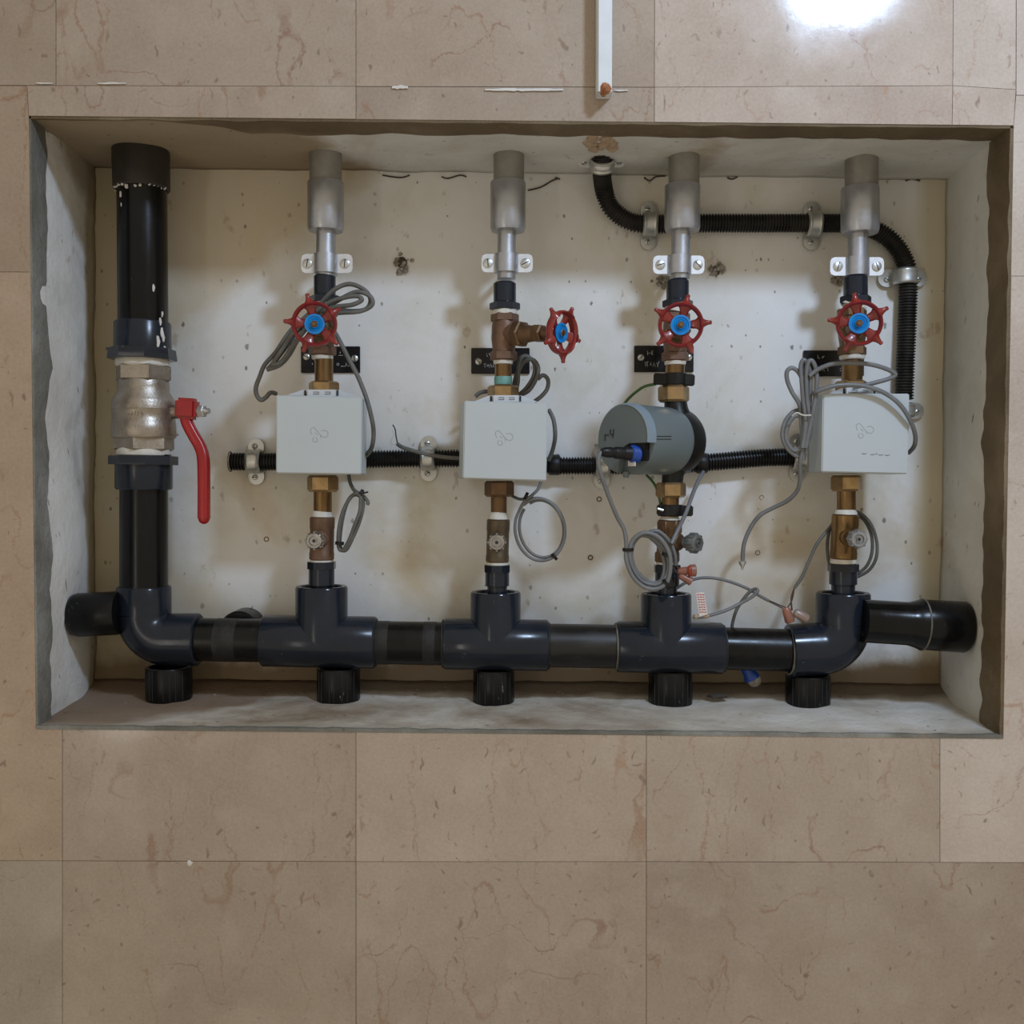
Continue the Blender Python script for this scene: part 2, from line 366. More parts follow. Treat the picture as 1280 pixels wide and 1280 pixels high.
def resample(path, step):
    out = [path[0]]; acc = 0
    for i in range(1, len(path)):
        a, b = path[i - 1], path[i]; L = (b - a).length
        while L > 0 and acc + L >= step:
            t = (step - acc) / L; a = a.lerp(b, t); out.append(a.copy()); L = (b - a).length; acc = 0
        acc += L
    return out
def tag(o, label=None, cat=None, group=None, kind=None):
    if label: o['label'] = label
    if cat: o['category'] = cat
    if group: o['group'] = group
    if kind: o['kind'] = kind
    return o
def thing(name, loc, label, cat, group=None):
    o = bpy.data.objects.new(name, None); COL.objects.link(o); o.location = loc; o.empty_display_size = .02
    return tag(o, label, cat, group)
def vlathe(prof, cx0, cx1, y, n=28, phase=0., caps=True, mb=None):
    """upright turned piece: prof = (pixel row, pixel width), axis from cx0 (top) to cx1 (bottom)"""
    A = P(cx0, prof[0][0], y); B = P(cx1, prof[-1][0], y); d = B - A; L = d.length or 1
    span = (prof[-1][0] - prof[0][0]) or 1
    return (mb or MB()).lathe(A, d, [((q - prof[0][0]) / span * L, wd / 2 * SC(y)) for q, wd in prof], n, phase, caps)
def hlathe(prof, cy0, cy1, y, n=36, caps=True, mb=None):
    A = P(prof[0][0], cy0, y); B = P(prof[-1][0], cy1, y); d = B - A; L = d.length
    span = prof[-1][0] - prof[0][0]
    return (mb or MB()).lathe(A, d, [((q - prof[0][0]) / span * L, wd / 2 * SC(y)) for q, wd in prof], n, 0, caps)
def hexnut(py0, py1, width, cx, y, face_px=None, cx1=None, mb=None, face=0.):
    """hexagonal nut, one flat turned to the viewer, chamfered ends"""
    cx1 = cx if cx1 is None else cx1; mb = mb or MB()
    A = P(cx, py0, y); B = P(cx1, py1, y); L = (B - A).length; r = width / 2 * SC(y)
    d = (B - A).normalized(); u, v = frame(d)
    # corners: a flat faces -Y
    base = math.atan2(Vector((0, -1, 0)).dot(v), Vector((0, -1, 0)).dot(u)) + face
    return mb.lathe(A, d, [(0, r * .86), (L * .14, r), (L * .86, r), (L, r * .86)], 6, base + PI / 6)
def xyz_stroke(mb, pts, r, close=False):
    return mb.tube(pts, r, 6, 4 if len(pts) > 2 else 1, closed=close)

# ------------------------------------------------------------------ setting: tiled wall with its opening
def inset(poly, d):
    n = len(poly); out = []
    area = sum(poly[i][0] * poly[(i + 1) % n][1] - poly[(i + 1) % n][0] * poly[i][1] for i in range(n))
    s = 1 if area > 0 else -1
    for i in range(n):
        a, b, c = Vector(poly[i - 1]), Vector(poly[i]), Vector(poly[(i + 1) % n])
        e1 = (b - a).normalized(); e2 = (c - b).normalized()
        n1 = Vector((-e1.y, e1.x)) * s; n2 = Vector((-e2.y, e2.x)) * s
        k = n1 + n2; k = k / max(k.dot(n1), .3)
        out.append(b + k * d)
    return out
TL, TR, BR, BL = (36, 145), (1267, 157), (1254, 920), (45, 908)
def top(x): return 145 + (x - 36) * 12 / 1231
def bot(x): return 908 + (x - 45) * 12 / 1209
def lft(y): return 36 + (y - 145) * 9 / 763
def rgt(y): return 1267 - (y - 157) * 13 / 763
LO, HI = -420, 1700
tiles = [
    [(LO, LO), (70, LO), (70, 107), (LO, 105)], [(70, LO), (445, LO), (445, 108), (70, 107)],
    [(445, LO), (819, LO), (818, 109), (445, 108)], [(819, LO), (1194, LO), (1191, 107), (818, 109)],
    [(1194, LO), (1271, LO), (1270, 112), (1191, 107)], [(1271, LO), (HI, LO), (HI, 120), (1270, 119)],
    [(34, 107), (445, 108), (445, top(445)), (36, 145)], [(445, 108), (818, 109), (818, top(818)), (445, top(445))],
    [(818, 109), (1191, 107), (1190, top(1190)), (818, top(818))], [(1191, 107), (1270, 112), (1267, 157), (1190, top(1190))],
    [(LO, 105), (34, 107), (36, 145), (lft(340), 340), (LO, 338)],
    [(LO, 338), (lft(340), 340), (45, 908), (78, bot(78)), (78, 1076), (LO, 1075)],
    [(1270, 119), (HI, 120), (HI, 346), (rgt(345), 345), (1267, 157)],
    [(rgt(345), 345), (HI, 346), (HI, 1079), (1175, 1078), (1175, bot(1175)), (1254, 920)],
    [(78, bot(78)), (445, bot(445)), (445, 1077), (78, 1076)], [(445, bot(445)), (808, bot(808)), (808, 1077), (445, 1077)],
    [(808, bot(808)), (1175, bot(1175)), (1175, 1078), (808, 1077)],
    [(LO, 1075), (78, 1076), (78, HI), (LO, HI)], [(78, 1076), (445, 1077), (445, HI), (78, HI)],
    [(445, 1077), (808, 1077), (808, HI), (445, HI)], [(808, 1077), (1175, 1078), (HI, 1079), (HI, HI), (808, HI)],
]
TT = .014
# mortar bed behind the tiles
mb = MB()
outer = [(LO, LO), (HI, LO), (HI, HI), (LO, HI)]; hole = [TL, TR, BR, BL]
for i in range(4):
    q = [outer[i], outer[(i + 1) % 4], hole[(i + 1) % 4], hole[i]]
    mb.prism([P(*p, .0025) for p in q], [P(*p, .0025) + Vector((0, .0115, 0)) for p in q])
wall = mb.build('wall_front', JOINT, sharp=20); tag(wall, kind='structure', label='beige marble tiled wall around the pipe niche')
# each slab has its own tone of stone
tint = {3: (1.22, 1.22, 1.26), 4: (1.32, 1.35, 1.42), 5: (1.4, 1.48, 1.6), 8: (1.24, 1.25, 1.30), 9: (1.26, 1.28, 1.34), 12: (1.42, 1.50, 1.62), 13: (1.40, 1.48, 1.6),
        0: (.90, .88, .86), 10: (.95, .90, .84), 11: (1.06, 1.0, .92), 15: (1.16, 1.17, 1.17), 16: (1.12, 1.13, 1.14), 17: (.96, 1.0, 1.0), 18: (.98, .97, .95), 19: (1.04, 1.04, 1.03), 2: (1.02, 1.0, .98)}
random.seed(3)
for q in tiles:
    qi = inset(q, .34); f = [P(p.x, p.y, 0) for p in qi]
    jog = random.uniform(-.0004, .0004)
    f = [v + Vector((0, jog, 0)) for v in f]
    bv = inset(q, .36); g = [P(p.x, p.y, 0) + Vector((0, jog - .00002, 0)) for p in bv]
    t = MB(); n = len(f); bk = [v + Vector((0, TT, 0)) for v in f]
    t.add(g + f + bk, [tuple(range(n))] + [(i, i + n, (i + 1) % n + n, (i + 1) % n) for i in range(n)] + [(i + n, i + 2 * n, (i + 1) % n + 2 * n, (i + 1) % n + n) for i in range(n)] + [tuple(range(3 * n - 1, 2 * n - 1, -1))])
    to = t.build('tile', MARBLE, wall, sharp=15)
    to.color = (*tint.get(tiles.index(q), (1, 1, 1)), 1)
# dried putty left on the tiles
for (x0, x1, yy, hh) in ((606, 704, 112, 2.2), (490, 510, 109, 3.0), (122, 158, 104, 1.6), (44, 66, 104, 1.2), (768, 785, 113, 1.3)):
    t = MB(); n = max(6, int((x1 - x0) / 5)); up = []; dn = []
    for i in range(n + 1):
        x = x0 + (x1 - x0) * i / n; k = math.sin(PI * min(max(i / n, .08), .92)) ** .4
        up.append((x, yy - hh * k * random.uniform(.5, 1))); dn.append((x, yy + hh * k * random.uniform(.4, 1)))
    q = up + dn[::-1]
    t.prism([P(*p, -.0018) for p in q], [P(*p, .001) for p in q]); t.build('putty_streak', PUTTY, wall)
t = MB(); t.ball(P(237, 1079, 0), .0035, 1, .5, 1.1, 10, .25); t.build('putty_streak', PUTTY, wall)

# ------------------------------------------------------------------ setting: niche surfaces
YB = .222
bTL, bTR, bBR, bBL = (119, 209), (1182, 225), (1173, 854), (119, 848)
def bil(a, b, c, d, s, t): return (a * (1 - s) + b * s) * (1 - t) + (d * (1 - s) + c * s) * t
def sheet(name, a, b, c, d, nu, nv, amp, mat, inward, label, thick=.02, freq=9, prof=None):
    vs = []; fs = []
    for j in range(nv + 1):
        for i in range(nu + 1):
            s, t = i / nu, j / nv; p = bil(a, b, c, d, s, t)
            if prof: p = p + prof(s, t)
            e = min(1, 6 * t)                      # keeps the front edge on the tiles
            p = p + inward * amp * e * (noise.noise(p * freq) + .4 * noise.noise(p * freq * 4))
            vs.append(p)
    for j in range(nv):
        for i in range(nu): k = j * (nu + 1) + i; fs.append((k, k + 1, k + nu + 2, k + nu + 1))
    me = bpy.data.meshes.new(name); me.from_pydata(vs, [], fs); me.update()
    if me.polygons[len(me.polygons) // 2].normal.dot(inward) < 0: me.flip_normals()
    me.polygons.foreach_set('use_smooth', [True] * len(me.polygons)); me.materials.append(mat)
    o = bpy.data.objects.new(name, me); COL.objects.link(o)
    md = o.modifiers.new('thickness', 'SOLIDIFY'); md.thickness = thick; md.offset = -1
    return tag(o, kind='structure', label=label)
F = {k: P(*v, .012) for k, v in dict(TL=(TL[0] + 1, TL[1] + 1), TR=(TR[0] - 1, TR[1] + 1), BR=(BR[0] - 1, BR[1] - 1), BL=(BL[0] + 1, BL[1] - 1)).items()}
for k, (hx, hz) in dict(TL=TL, TR=TR, BR=BR, BL=BL).items():
    q = P(hx, hz, 0.0); F[k] = Vector((q.x, .003, q.z))
B_ = {k: P(*v, YB) for k, v in dict(TL=bTL, TR=bTR, BR=bBR, BL=bBL).items()}
ex = Vector((1, 0, 0)); ez = Vector((0, 0, 1)); ey = Vector((0, 1, 0))
def grow(p, dx, dz): return p + Vector((dx, 0, dz))
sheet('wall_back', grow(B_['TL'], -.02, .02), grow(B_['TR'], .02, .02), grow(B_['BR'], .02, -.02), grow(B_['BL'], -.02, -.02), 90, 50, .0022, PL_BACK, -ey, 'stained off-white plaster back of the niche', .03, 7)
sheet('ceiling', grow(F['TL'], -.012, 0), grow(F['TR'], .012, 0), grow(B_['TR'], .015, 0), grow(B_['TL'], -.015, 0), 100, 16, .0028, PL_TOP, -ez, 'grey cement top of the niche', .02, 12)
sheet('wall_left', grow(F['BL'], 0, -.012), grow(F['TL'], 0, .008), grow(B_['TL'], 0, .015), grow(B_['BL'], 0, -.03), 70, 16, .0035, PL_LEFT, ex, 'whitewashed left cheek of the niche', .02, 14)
sheet('wall_right', grow(F['TR'], 0, .008), grow(F['BR'], 0, -.012), grow(B_['BR'], 0, -.03), grow(B_['TR'], 0, .015), 70, 16, .0025, PL_RIGHT, -ex, 'grey cement right cheek of the niche', .02, 10)
def fl(s, t):
    k = t; lin = 0
    rise = (B_['BL'].z - F['BL'].z)
    tgt = .0 if k < .68 else rise * ((k - .68) / .32) ** 1.3
    return Vector((0, 0, tgt - rise * k + .0015 * math.sin(PI * k)))
floor_o = sheet('floor', grow(F['BL'], -.012, 0), grow(F['BR'], .012, 0), grow(B_['BR'], .02, 0), grow(B_['BL'], -.02, 0), 140, 20, .0022, PL_FLOOR, ez, 'dusty cement ledge at the bottom of the niche', .02, 22, fl)

# raw mortar borders just inside the opening, each with a wavy inner edge
def border(name, a, b, inw, depth_fn, mat, n=90, th=.0035, lab=''):
    vs = []; fs = []
    for i in range(n + 1):
        s = i / n; p = a.lerp(b, s); dp = depth_fn(s)
        t0 = th * (1 + .5 * noise.noise(Vector((s * 30, 1, 2))))
        for (yy, h) in ((.0008, -.004), (.0008, t0), (dp * .5, t0 * 1.25), (dp, t0), (dp + .0015, -.006)):
            slope = 0
            q = Vector((p.x, yy, p.z)) + inw * h + (dvec(name) * (yy / YB))
            vs.append(q)
    for i in range(n):
        for k in range(4): j = i * 5 + k; fs.append((j, j + 1, j + 6, j + 5))
    t = MB(); t.add(vs, fs); o = t.build(name, mat, sharp=50); return tag(o, kind='structure', label=lab)
def dvec(name):
    if name == 'trim_1': d = (B_['TL'] + B_['TR'] - F['TL'] - F['TR']) / 2; return Vector((0, 0, d.z))
    if name == 'trim_2': d = (B_['TR'] + B_['BR'] - F['TR'] - F['BR']) / 2; return Vector((d.x, 0, 0))
    d = (B_['TL'] + B_['BL'] - F['TL'] - F['BL']) / 2; return Vector((d.x, 0, 0))
wob = lambda s, k: noise.noise(Vector((s * 9, k, 0))) + .4 * noise.noise(Vector((s * 34, k, 3)))
border('trim_1', F['TL'], F['TR'], -ez, lambda s: max(.006, min(1, (s - .14) * 12 + .1) * (.046 + .017 * wob(s, 1)) if s < .24 else .047 + .016 * wob(s, 1)), MORTAR, 120, .003, 'raw brown mortar band under the top edge of the opening')
border('trim_2', F['TR'], F['BR'], -ex, lambda s: .062 + .014 * wob(s, 5), MORTAR, 90, .004, 'raw brown mortar band along the right edge of the opening')
border('trim_3', F['BL'], F['TL'], ex, lambda s: .046 + .022 * wob(s, 9), MORTAR_G, 90, .002, 'rough grey mortar band along the left edge of the opening')
dvec_b = Vector((0, 0, 0))
vs = []; fs = []; n = 160
for i in range(n + 1):
    p = F['BL'].lerp(F['BR'], i / n); dp = .005 + .006 * abs(noise.noise(Vector((i * .11, 4, 2)))); hh = .0014 + .0012 * noise.noise(Vector((i * .35, 1, 7)))
    for yy, h in ((-.0006, -.0035), (-.0008, hh), (dp, hh), (dp + .004, -.004)): vs.append(Vector((p.x, yy, p.z + h)))
for i in range(n):
    for k in range(3): j = i * 4 + k; fs.append((j, j + 1, j + 5, j + 4))
t = MB(); t.add(vs, fs); tag(t.build('trim_4', MORTAR_G, sharp=50), kind='structure', label='thin dark grey mortar edge along the front of the ledge')
# short hairline cracks where ceiling and back meet
for pts in (((552, 221), (560, 223), (575, 219), (583, 221)), ((805, 222), (812, 226), (820, 221), (832, 220)), ((909, 222), (915, 224), (922, 221)), ((1132, 226), (1140, 224), (1150, 226)), ((694, 222), (700, 224)), ((660, 238), (676, 234), (690, 226), (698, 223)), ((478, 219), (500, 222), (512, 219))):
    t = MB(); t.tube([P(a, b, YB - .0015) for a, b in pts], .0011, 6, 4, rfun=None); t.build('crack', HOLE, bpy.data.objects['wall_back'])
# crumbs of mortar along the ledge
wb = bpy.data.objects['wall_back']; random.seed(11)
t = MB()
for i in range(90):
    x = random.uniform(60, 1230); yy = random.choice([random.uniform(.17, .205), random.uniform(.02, .2)])
    p = P(x, 862, .19); xw = max(min(p.x, .53), -.55); z = F['BL'].z + (F['BR'].z - F['BL'].z) * (xw + .6) / 1.2
    z += 0 if yy < .151 else (B_['BL'].z - F['BL'].z) * ((yy / YB - .68) / .32) ** 1.3
    t.ball(Vector((xw, yy, z + .001)), random.uniform(.0008, .0028), 1.2, 1, .6, 6, .3)
o = t.build('mortar_crumbs', RUBBLE, sharp=20); tag(o, 'small mortar crumbs scattered over the cement ledge', 'debris', kind='stuff')
t = MB(); t.ball(P(897, 868, .16) + Vector((0, 0, -.002)), .011, 1.3, .8, .22, 12, .25)
tag(t.build('mortar_flake', HOLE, sharp=20), 'dark brown mortar flake lying on the ledge right of the fourth stub', 'debris')

# chipped fixing holes and old wall plugs in the back plaster
def chip(px, py, r):
    t = MB(); c = P(px, py, YB - .001); k = SC(YB)
    for i in range(26):
        a = random.uniform(0, 2 * PI); q = random.uniform(.15, 1) * r * k
        t.ball(c + Vector((math.cos(a) * q, random.uniform(-.004, .001), math.sin(a) * q)), random.uniform(.0014, .0042), 1, .8, 1, 6, .35)
    o = t.build('broken_plaster', RUBBLE, wb, sharp=15)
    h = MB().ball(c, r * k * .5, 1, .2, 1, 10, .25).build('plug_hole', HOLE, wb, sharp=20)
for c in ((503, 328, 14), (895, 338, 11), (828, 351, 8), (1046, 350, 8)): chip(*c)
for (px, py) in ((947, 691), (333, 674), (749, 624), (536, 660), (738, 697), (952, 622)):
    c = P(px, py, YB - .0005); t = MB(); t.tube([c + Vector((math.cos(a) * .0032, 0, math.sin(a) * .0032)) for a in [2 * PI * i / 10 for i in range(10)]], .0008, 6, 2, True)
    t.build('wall_plug', RUST if px in (536, 952) else BRASSO, wb)

# ------------------------------------------------------------------ water manifold
YM = .15
cyl = lambda x: 800 + (x - 290) * 12 / 710 + (0 if x < 900 else (x - 900) * .012)
man = thing('water_manifold', P(640, 836, YM), 'long horizontal slate-blue plastic manifold of tees and elbows above the ledge', 'manifold')
def tee(x0, x1, sx, sw, stop, w_):
    t = MB(); c = (x0 + x1) / 2
    hlathe([(x0, w_ - 3), (x0 + 2, w_), (x1 - 2, w_), (x1, w_ - 3)], cyl(x0), cyl(x1), YM, 44, mb=t)
    k = SC(YM); A = P(sx, stop, YM); Bq = P(sx, cyl(sx), YM); L = (Bq - A).length; r = sw / 2 * k
    t.lathe(A, Bq - A, [(.012, r * .72), (.0, r * .78), (-.0005, r * .82), (-.0005, r * .95), (.002, r), (L, r)], 44)
    return t
for a in ((329, 470, 402, 65, 733, 65), (555, 685, 619.5, 63, 740, 64), (771, 903, 832.5, 63, 742, 64)):
    tee(*a).build('pipe_tee', PVC, man)
def elbow(sx, w_, stop, x_end, side, endcy):
    """side=+1 run leaves to the right, -1 to the left"""
    k = SC(YM); r = w_ / 2 * k; t = MB()
    cy = cyl(sx + side * w_) if endcy is None else endcy
    top = P(sx, stop, YM); corner = P(sx, cy, YM); cen = corner + Vector((side * r, 0, r))
    path = [top, Vector((corner.x, YM, cen.z))]
    t.lathe(top, Vector((0, 0, -1)), [(.012, r * .72), (0, r * .78), (-.0005, r * .82), (-.0005, r * .95), (.002, r), ((top - path[1]).length, r)], 44)
    arc = [cen + Vector((-side * math.cos(a) * r, 0, -math.sin(a) * r)) for a in [PI / 2 * i / 14 for i in range(15)]]
    t.tube(arc, r * .999, 44, 1)
    e = P(x_end, cyl(x_end), YM)
    A = arc[-1]; d = e - A
    L = d.length; t.lathe(A, d, [(-.001, r), (L - .002, r), (L, r * .94)], 44)
    return t
elbow(180, 66, 733, 249, 1, None).build('pipe_elbow', PVC, man)
elbow(1054, 66, 741, 986, -1, 811).build('pipe_elbow', PVC, man)
def run(x0, x1, wd, mat, name='pipe', par=None, y=YM):
    return hlathe([(x0, wd), (x1, wd)], cyl(x0), cyl(x1), y, 36).build(name, mat, par or man)
for (x0, x1, wd, bands) in ((244, 335, 54, ((272, 299),)), (465, 560, 54, ((471, 487), (530, 545))), (680, 776, 54, ()), (898, 992, 53, ())):
    pp = run(x0, x1, wd, PVCH)
    for b0, b1 in bands:
        hlathe([(b0, wd + .5), (b1, wd + .5)], cyl(b0), cyl(b1), YM, 36, caps=False).build('scuffed_band', SCUFF, pp)
hlathe([(686, 54.6), (768, 54.6)], cyl(686), cyl(768), YM, 36, caps=False).build('scuffed_band', worn('lightly_scuffed', (.007, .007, .007), (.026, .025, .023), .35, 0, 50, .45, .7, stretch=(.3, 1, 1)), man)
for x, wd in ((470, 58), (554, 58), (686, 57), (770, 57), (904, 57), (986, 60)):
    t = MB(); t.tube([P(x, cyl(x), YM) + Vector((0, math.cos(a), math.sin(a))) * (wd / 2 * SC(YM)) * random.uniform(.97, 1.02) for a in [2 * PI * i / 18 for i in range(18)]], .0016, 6, 2, True)
    t.build('glue_bead', GLUE if x in (986, 770) else SCUFF, man)

# inlet drop between ball valve and elbow (glued into the manifold)
vlathe([(612, 58), (738, 58)], 180, 180, YM - .002, 36).build('riser_pipe', PVCB, man)
t = vlathe([(568, 66), (570, 66), (581, 66), (581, 69), (610, 69), (612, 66)], 180, 180, YM - .005, 36)
t.build('adaptor_collar', PVC, man)
t = MB(); A = P(179.5, 570, YM - .005); B = P(179.5, 581, YM - .005)
t.lathe(A, B - A, [(0, 41 * SC(.145)), (.001, 41.5 * SC(.145)), ((B - A).length, 41.5 * SC(.145))], 8, PI / 8); t.build('adaptor_flange', PVC, man)

# ------------------------------------------------------------------ supports: loose pipe stubs
def stub_v(cx, t0, t1, wd, label, name='pipe_stub'):
    y = .163; k = SC(y); r = wd / 2 * k
    A = P(cx, t0, y); zb = F['BL'].z + (F['BR'].z - F['BL'].z) * (A.x + .6) / 1.2 + .001
    Bz = Vector((A.x, y, zb)); L = A.z - zb
    o = MB(); n = 40
    prof = [(L, r * .99), (L - .002, r), (0.002, r), (0, r * .97), (0, r * .86), (.03 if L > .03 else L * .8, r * .84)]
    o.lathe(A, Vector((0, 0, -1)), prof, n, 0, True)
    ob = o.build('pipe_stub', PVCD)
    # moulded ribs and score lines down the side
    ts = MB()
    for a in (-2.5, -2.2, -1.9, -1.55, -1.2, -.9, -.6):
        aa = a + random.uniform(-.1, .1); u = Vector((math.cos(aa), math.sin(aa), 0))
        ts.box(A + u * r + Vector((0, 0, -L / 2)), .0005, .0005, L / 2 - .003)
    ts.build('scored_rib', SCUFF, ob)
    return tag(ob, label, 'pipe stub', 'black pipe stubs propping the manifold')
stub_v(211, 833, 876, 57, 'black pipe stub standing on the ledge under the left elbow')
stub_v(423, 834, 876, 54, 'black pipe stub standing on the ledge under the leftmost tee')
stub_v(617, 836, 872, 52, 'black pipe stub standing on the ledge under the middle tee')
stub_v(838, 837, 875, 55, 'black pipe stub standing on the ledge under the rightmost tee, beside a mortar flake')
stub_v(1010, 843, 874, 55, 'black pipe stub standing on the ledge under the right elbow')
# side wedges
t = MB(); y = .128; k = SC(y); A = P(150, 766, y); B = P(91, 769, y); d = B - A; L = d.length
t.lathe(A, d, [(0, 26.5 * k), (.004, 27.5 * k), (L - .008, 27.5 * k), (L - .002, 26 * k), (L, 24 * k), (L, 21 * k), (L - .02, 20 * k)], 40)
o = t.build('pipe_stub', PVCD); tag(o, 'short black pipe stub wedged between left elbow and left niche wall', 'pipe stub')
ts = MB()
for a in (2.4, 2.75, 3.15, 3.5, 3.9):
    u, v = frame(d); uu = u * math.cos(a) + v * math.sin(a); ts.tube([A + d * .25 + uu * 27.4 * k, B - d * .15 + uu * 27.4 * k], .0006, 5, 1)
ts.build('scored_rib', SCUFF, o)
y = .115; k = SC(y); A = P(1078, 776, y); B = P(1207, 784, y); d = B - A; L = d.length
t = MB(); t.lathe(A, d, [(0, 27 * k), (L * .44, 27 * k), (L * .50, 29 * k), (L * .56, 31.5 * k), (L - .003, 32 * k), (L, 30.5 * k), (L, 27 * k), (L - .03, 26.5 * k)], 44)
o = t.build('bell_pipe_stub', PVCB); tag(o, 'flared black pipe length wedged between right elbow and right niche wall', 'pipe stub')
u, v = frame(d); t = MB()
for q in (.575,):
    t.tube([A + d * q + (u * math.cos(a) + v * math.sin(a)) * (31.9 * k) for a in [2 * PI * i / 20 for i in range(20)]], .0012, 6, 2, True)
t.build('scuffed_band', GLUE, o)
# cap behind the run, against the back wall
y = .192; t = MB(); A = P(298, 789, .176); t.lathe(A, ey, [(0, .026), (.003, .0285), (.046, .0285)], 32)
tag(t.build('pipe_stub', PVCD), 'black pipe stub behind the manifold between left elbow and leftmost tee, its top peeping out', 'pipe stub')

# ------------------------------------------------------------------ inlet riser and ball valve
YL = .142
rp = thing('inlet_pipe', P(178, 450, YL), 'thick black pipe coming down from the niche top at the far left', 'pipe')
vlathe([(180, 60), (410, 60)], 177, 179, YL, 40).build('pipe', PVCB, rp)
t = vlathe([(178, 67), (180, 69), (236, 68), (238, 64)], 176, 177, YL, 40); t.build('sleeve', worn('brownish_black_sleeve', (.018, .015, .012), (.03, .026, .02), .5, 0, 30), rp)
vlathe([(403, 66), (405, 68), (437, 69)], 178.5, 178.5, YL, 40).build('coupling', PVC, rp)
t = MB(); A = P(178, 436.5, YL); B = P(178, 450, YL); t.lathe(A, B - A, [(0, 40 * SC(YL)), ((B - A).length - .001, 41.5 * SC(YL)), ((B - A).length, 41 * SC(YL))], 8, PI / 8); t.build('coupling_flange', PVC, rp)
t = MB()
for i in range(16):
    a = -2.9 + i * .18; q = P(177, 238, YL) + Vector((math.cos(a), math.sin(a), 0)) * (31 * SC(YL)); t.ball(q + Vector((0, 0, random.uniform(-.004, .003))), random.uniform(.001, .0035), 1, .6, 1, 6, .3)
for (px, py, r_) in ((161, 250, .003), (162, 263, .002), (200, 364, .004), (207, 405, .004), (208, 418, .005), (205, 430, .006), (209, 424, .005), (210, 440, .005), (207, 395, .003)):
    q = P(px, py, YL); dx = q.x - P(178, py, YL).x; rr = 31.5 * SC(YL) * (1.1 if py > 402 else 1); dy = -math.sqrt(max(rr * rr - dx * dx, 1e-6)); t.ball(Vector((P(178, py, YL).x + dx, YL + dy, q.z)), r_, .5, .35, 1.4, 8, .3)
tag(t.build('plaster_splash', PUTTY, rp, sharp=20), kind='stuff')
bv = thing('ball_valve', P(180, 568, YL), 'large nickel ball valve with a long red lever on the far-left black pipe', 'valve')
vlathe([(449, 63), (451, 65), (457, 64), (459, 60)], 178, 178, YL, 36).build('sealing_tape', TAPE, bv)
vlathe([(560, 62), (562, 64), (569, 64), (571, 60)], 179, 179, YL, 36).build('sealing_tape', TAPE, bv)
t = MB(); hexnut(456, 478, 69, 179.5, YL, mb=t)
vlathe([(474, 58), (478, 61), (484, 62), (490, 62), (500, 74), (503, 76), (512, 77), (513, 75.5), (527, 75.5), (528, 77), (545, 78), (548, 74), (549, 60)], 179.5, 180, YL, 40, mb=t)
hexnut(545, 564, 73, 180, YL, mb=t, face=R(30))
t.lathe(P(205, 515, YL), Vector((1, -.12, 0)), [(0, .014), (.010, .013), (.010, .0095), (.026, .0095)], 20)
t.build('valve_body', NICKEL, bv)
t = MB()      # cast figures on the valve body, raised
for j, (yy, xs) in enumerate(((509, (160, 171)), (517, (161, 178)), (533, (161, 178)))):
    for i in range(5):
        x = xs[0] + (xs[1] - xs[0]) * i / 4; rr = 38 * SC(YL); cx = P(180, yy, YL).x; q = P(x, yy, YL - .038); dx = q.x - cx
        z = q.z; yv = YL - math.sqrt(rr * rr - dx * dx) - .0004
        t.tube([Vector((q.x, yv, z - .0025)), Vector((q.x + random.uniform(-.002, .002), yv, z + .0025)), Vector((q.x + .002, yv, z + random.uniform(-.002, .002)))], .0005, 5, 1)
t.build('cast_figures', NICKEL, bv)
# lever: bent bar
YV = YL - .006
pts = [P(233, 500, YV), P(232, 515, YV), P(234, 528, YV), P(242, 544, YV), P(250, 558, YV), P(254, 572, YV - .002), P(255, 600, YV - .004), P(255, 648, YV - .006)]
def rr(w1, w2, n=12): return [(math.copysign(abs(math.cos(a)) ** .55, math.cos(a)) * w1, math.copysign(abs(math.sin(a)) ** .55, math.sin(a)) * w2) for a in [2 * PI * i / n for i in range(n)]]
t = MB(); t.tube(pts, .007, 16, 6, prof=rr(.0058, .0078, 16) if False else rr(.0078, .0078, 16))
t.ball(P(255, 648, YV - .006), .0080, 1, 1, 1.0, 14)
t.box(P(234, 511, YV), .0145, .012, .0145, Matrix.Rotation(R(3), 3, 'Y'), .004)
t.build('lever', REDL, bv)
t = MB(); t.lathe(P(248, 514, YV), Vector((1, -.25, 0)), [(0, .0075), (.001, .0088), (.009, .0088), (.010, .0075)], 6); t.lathe(P(250, 514, YV), Vector((1, -.25, 0)), [(0, .004), (.014, .004)], 12)
t.build('lever_nut', ZINC, bv)

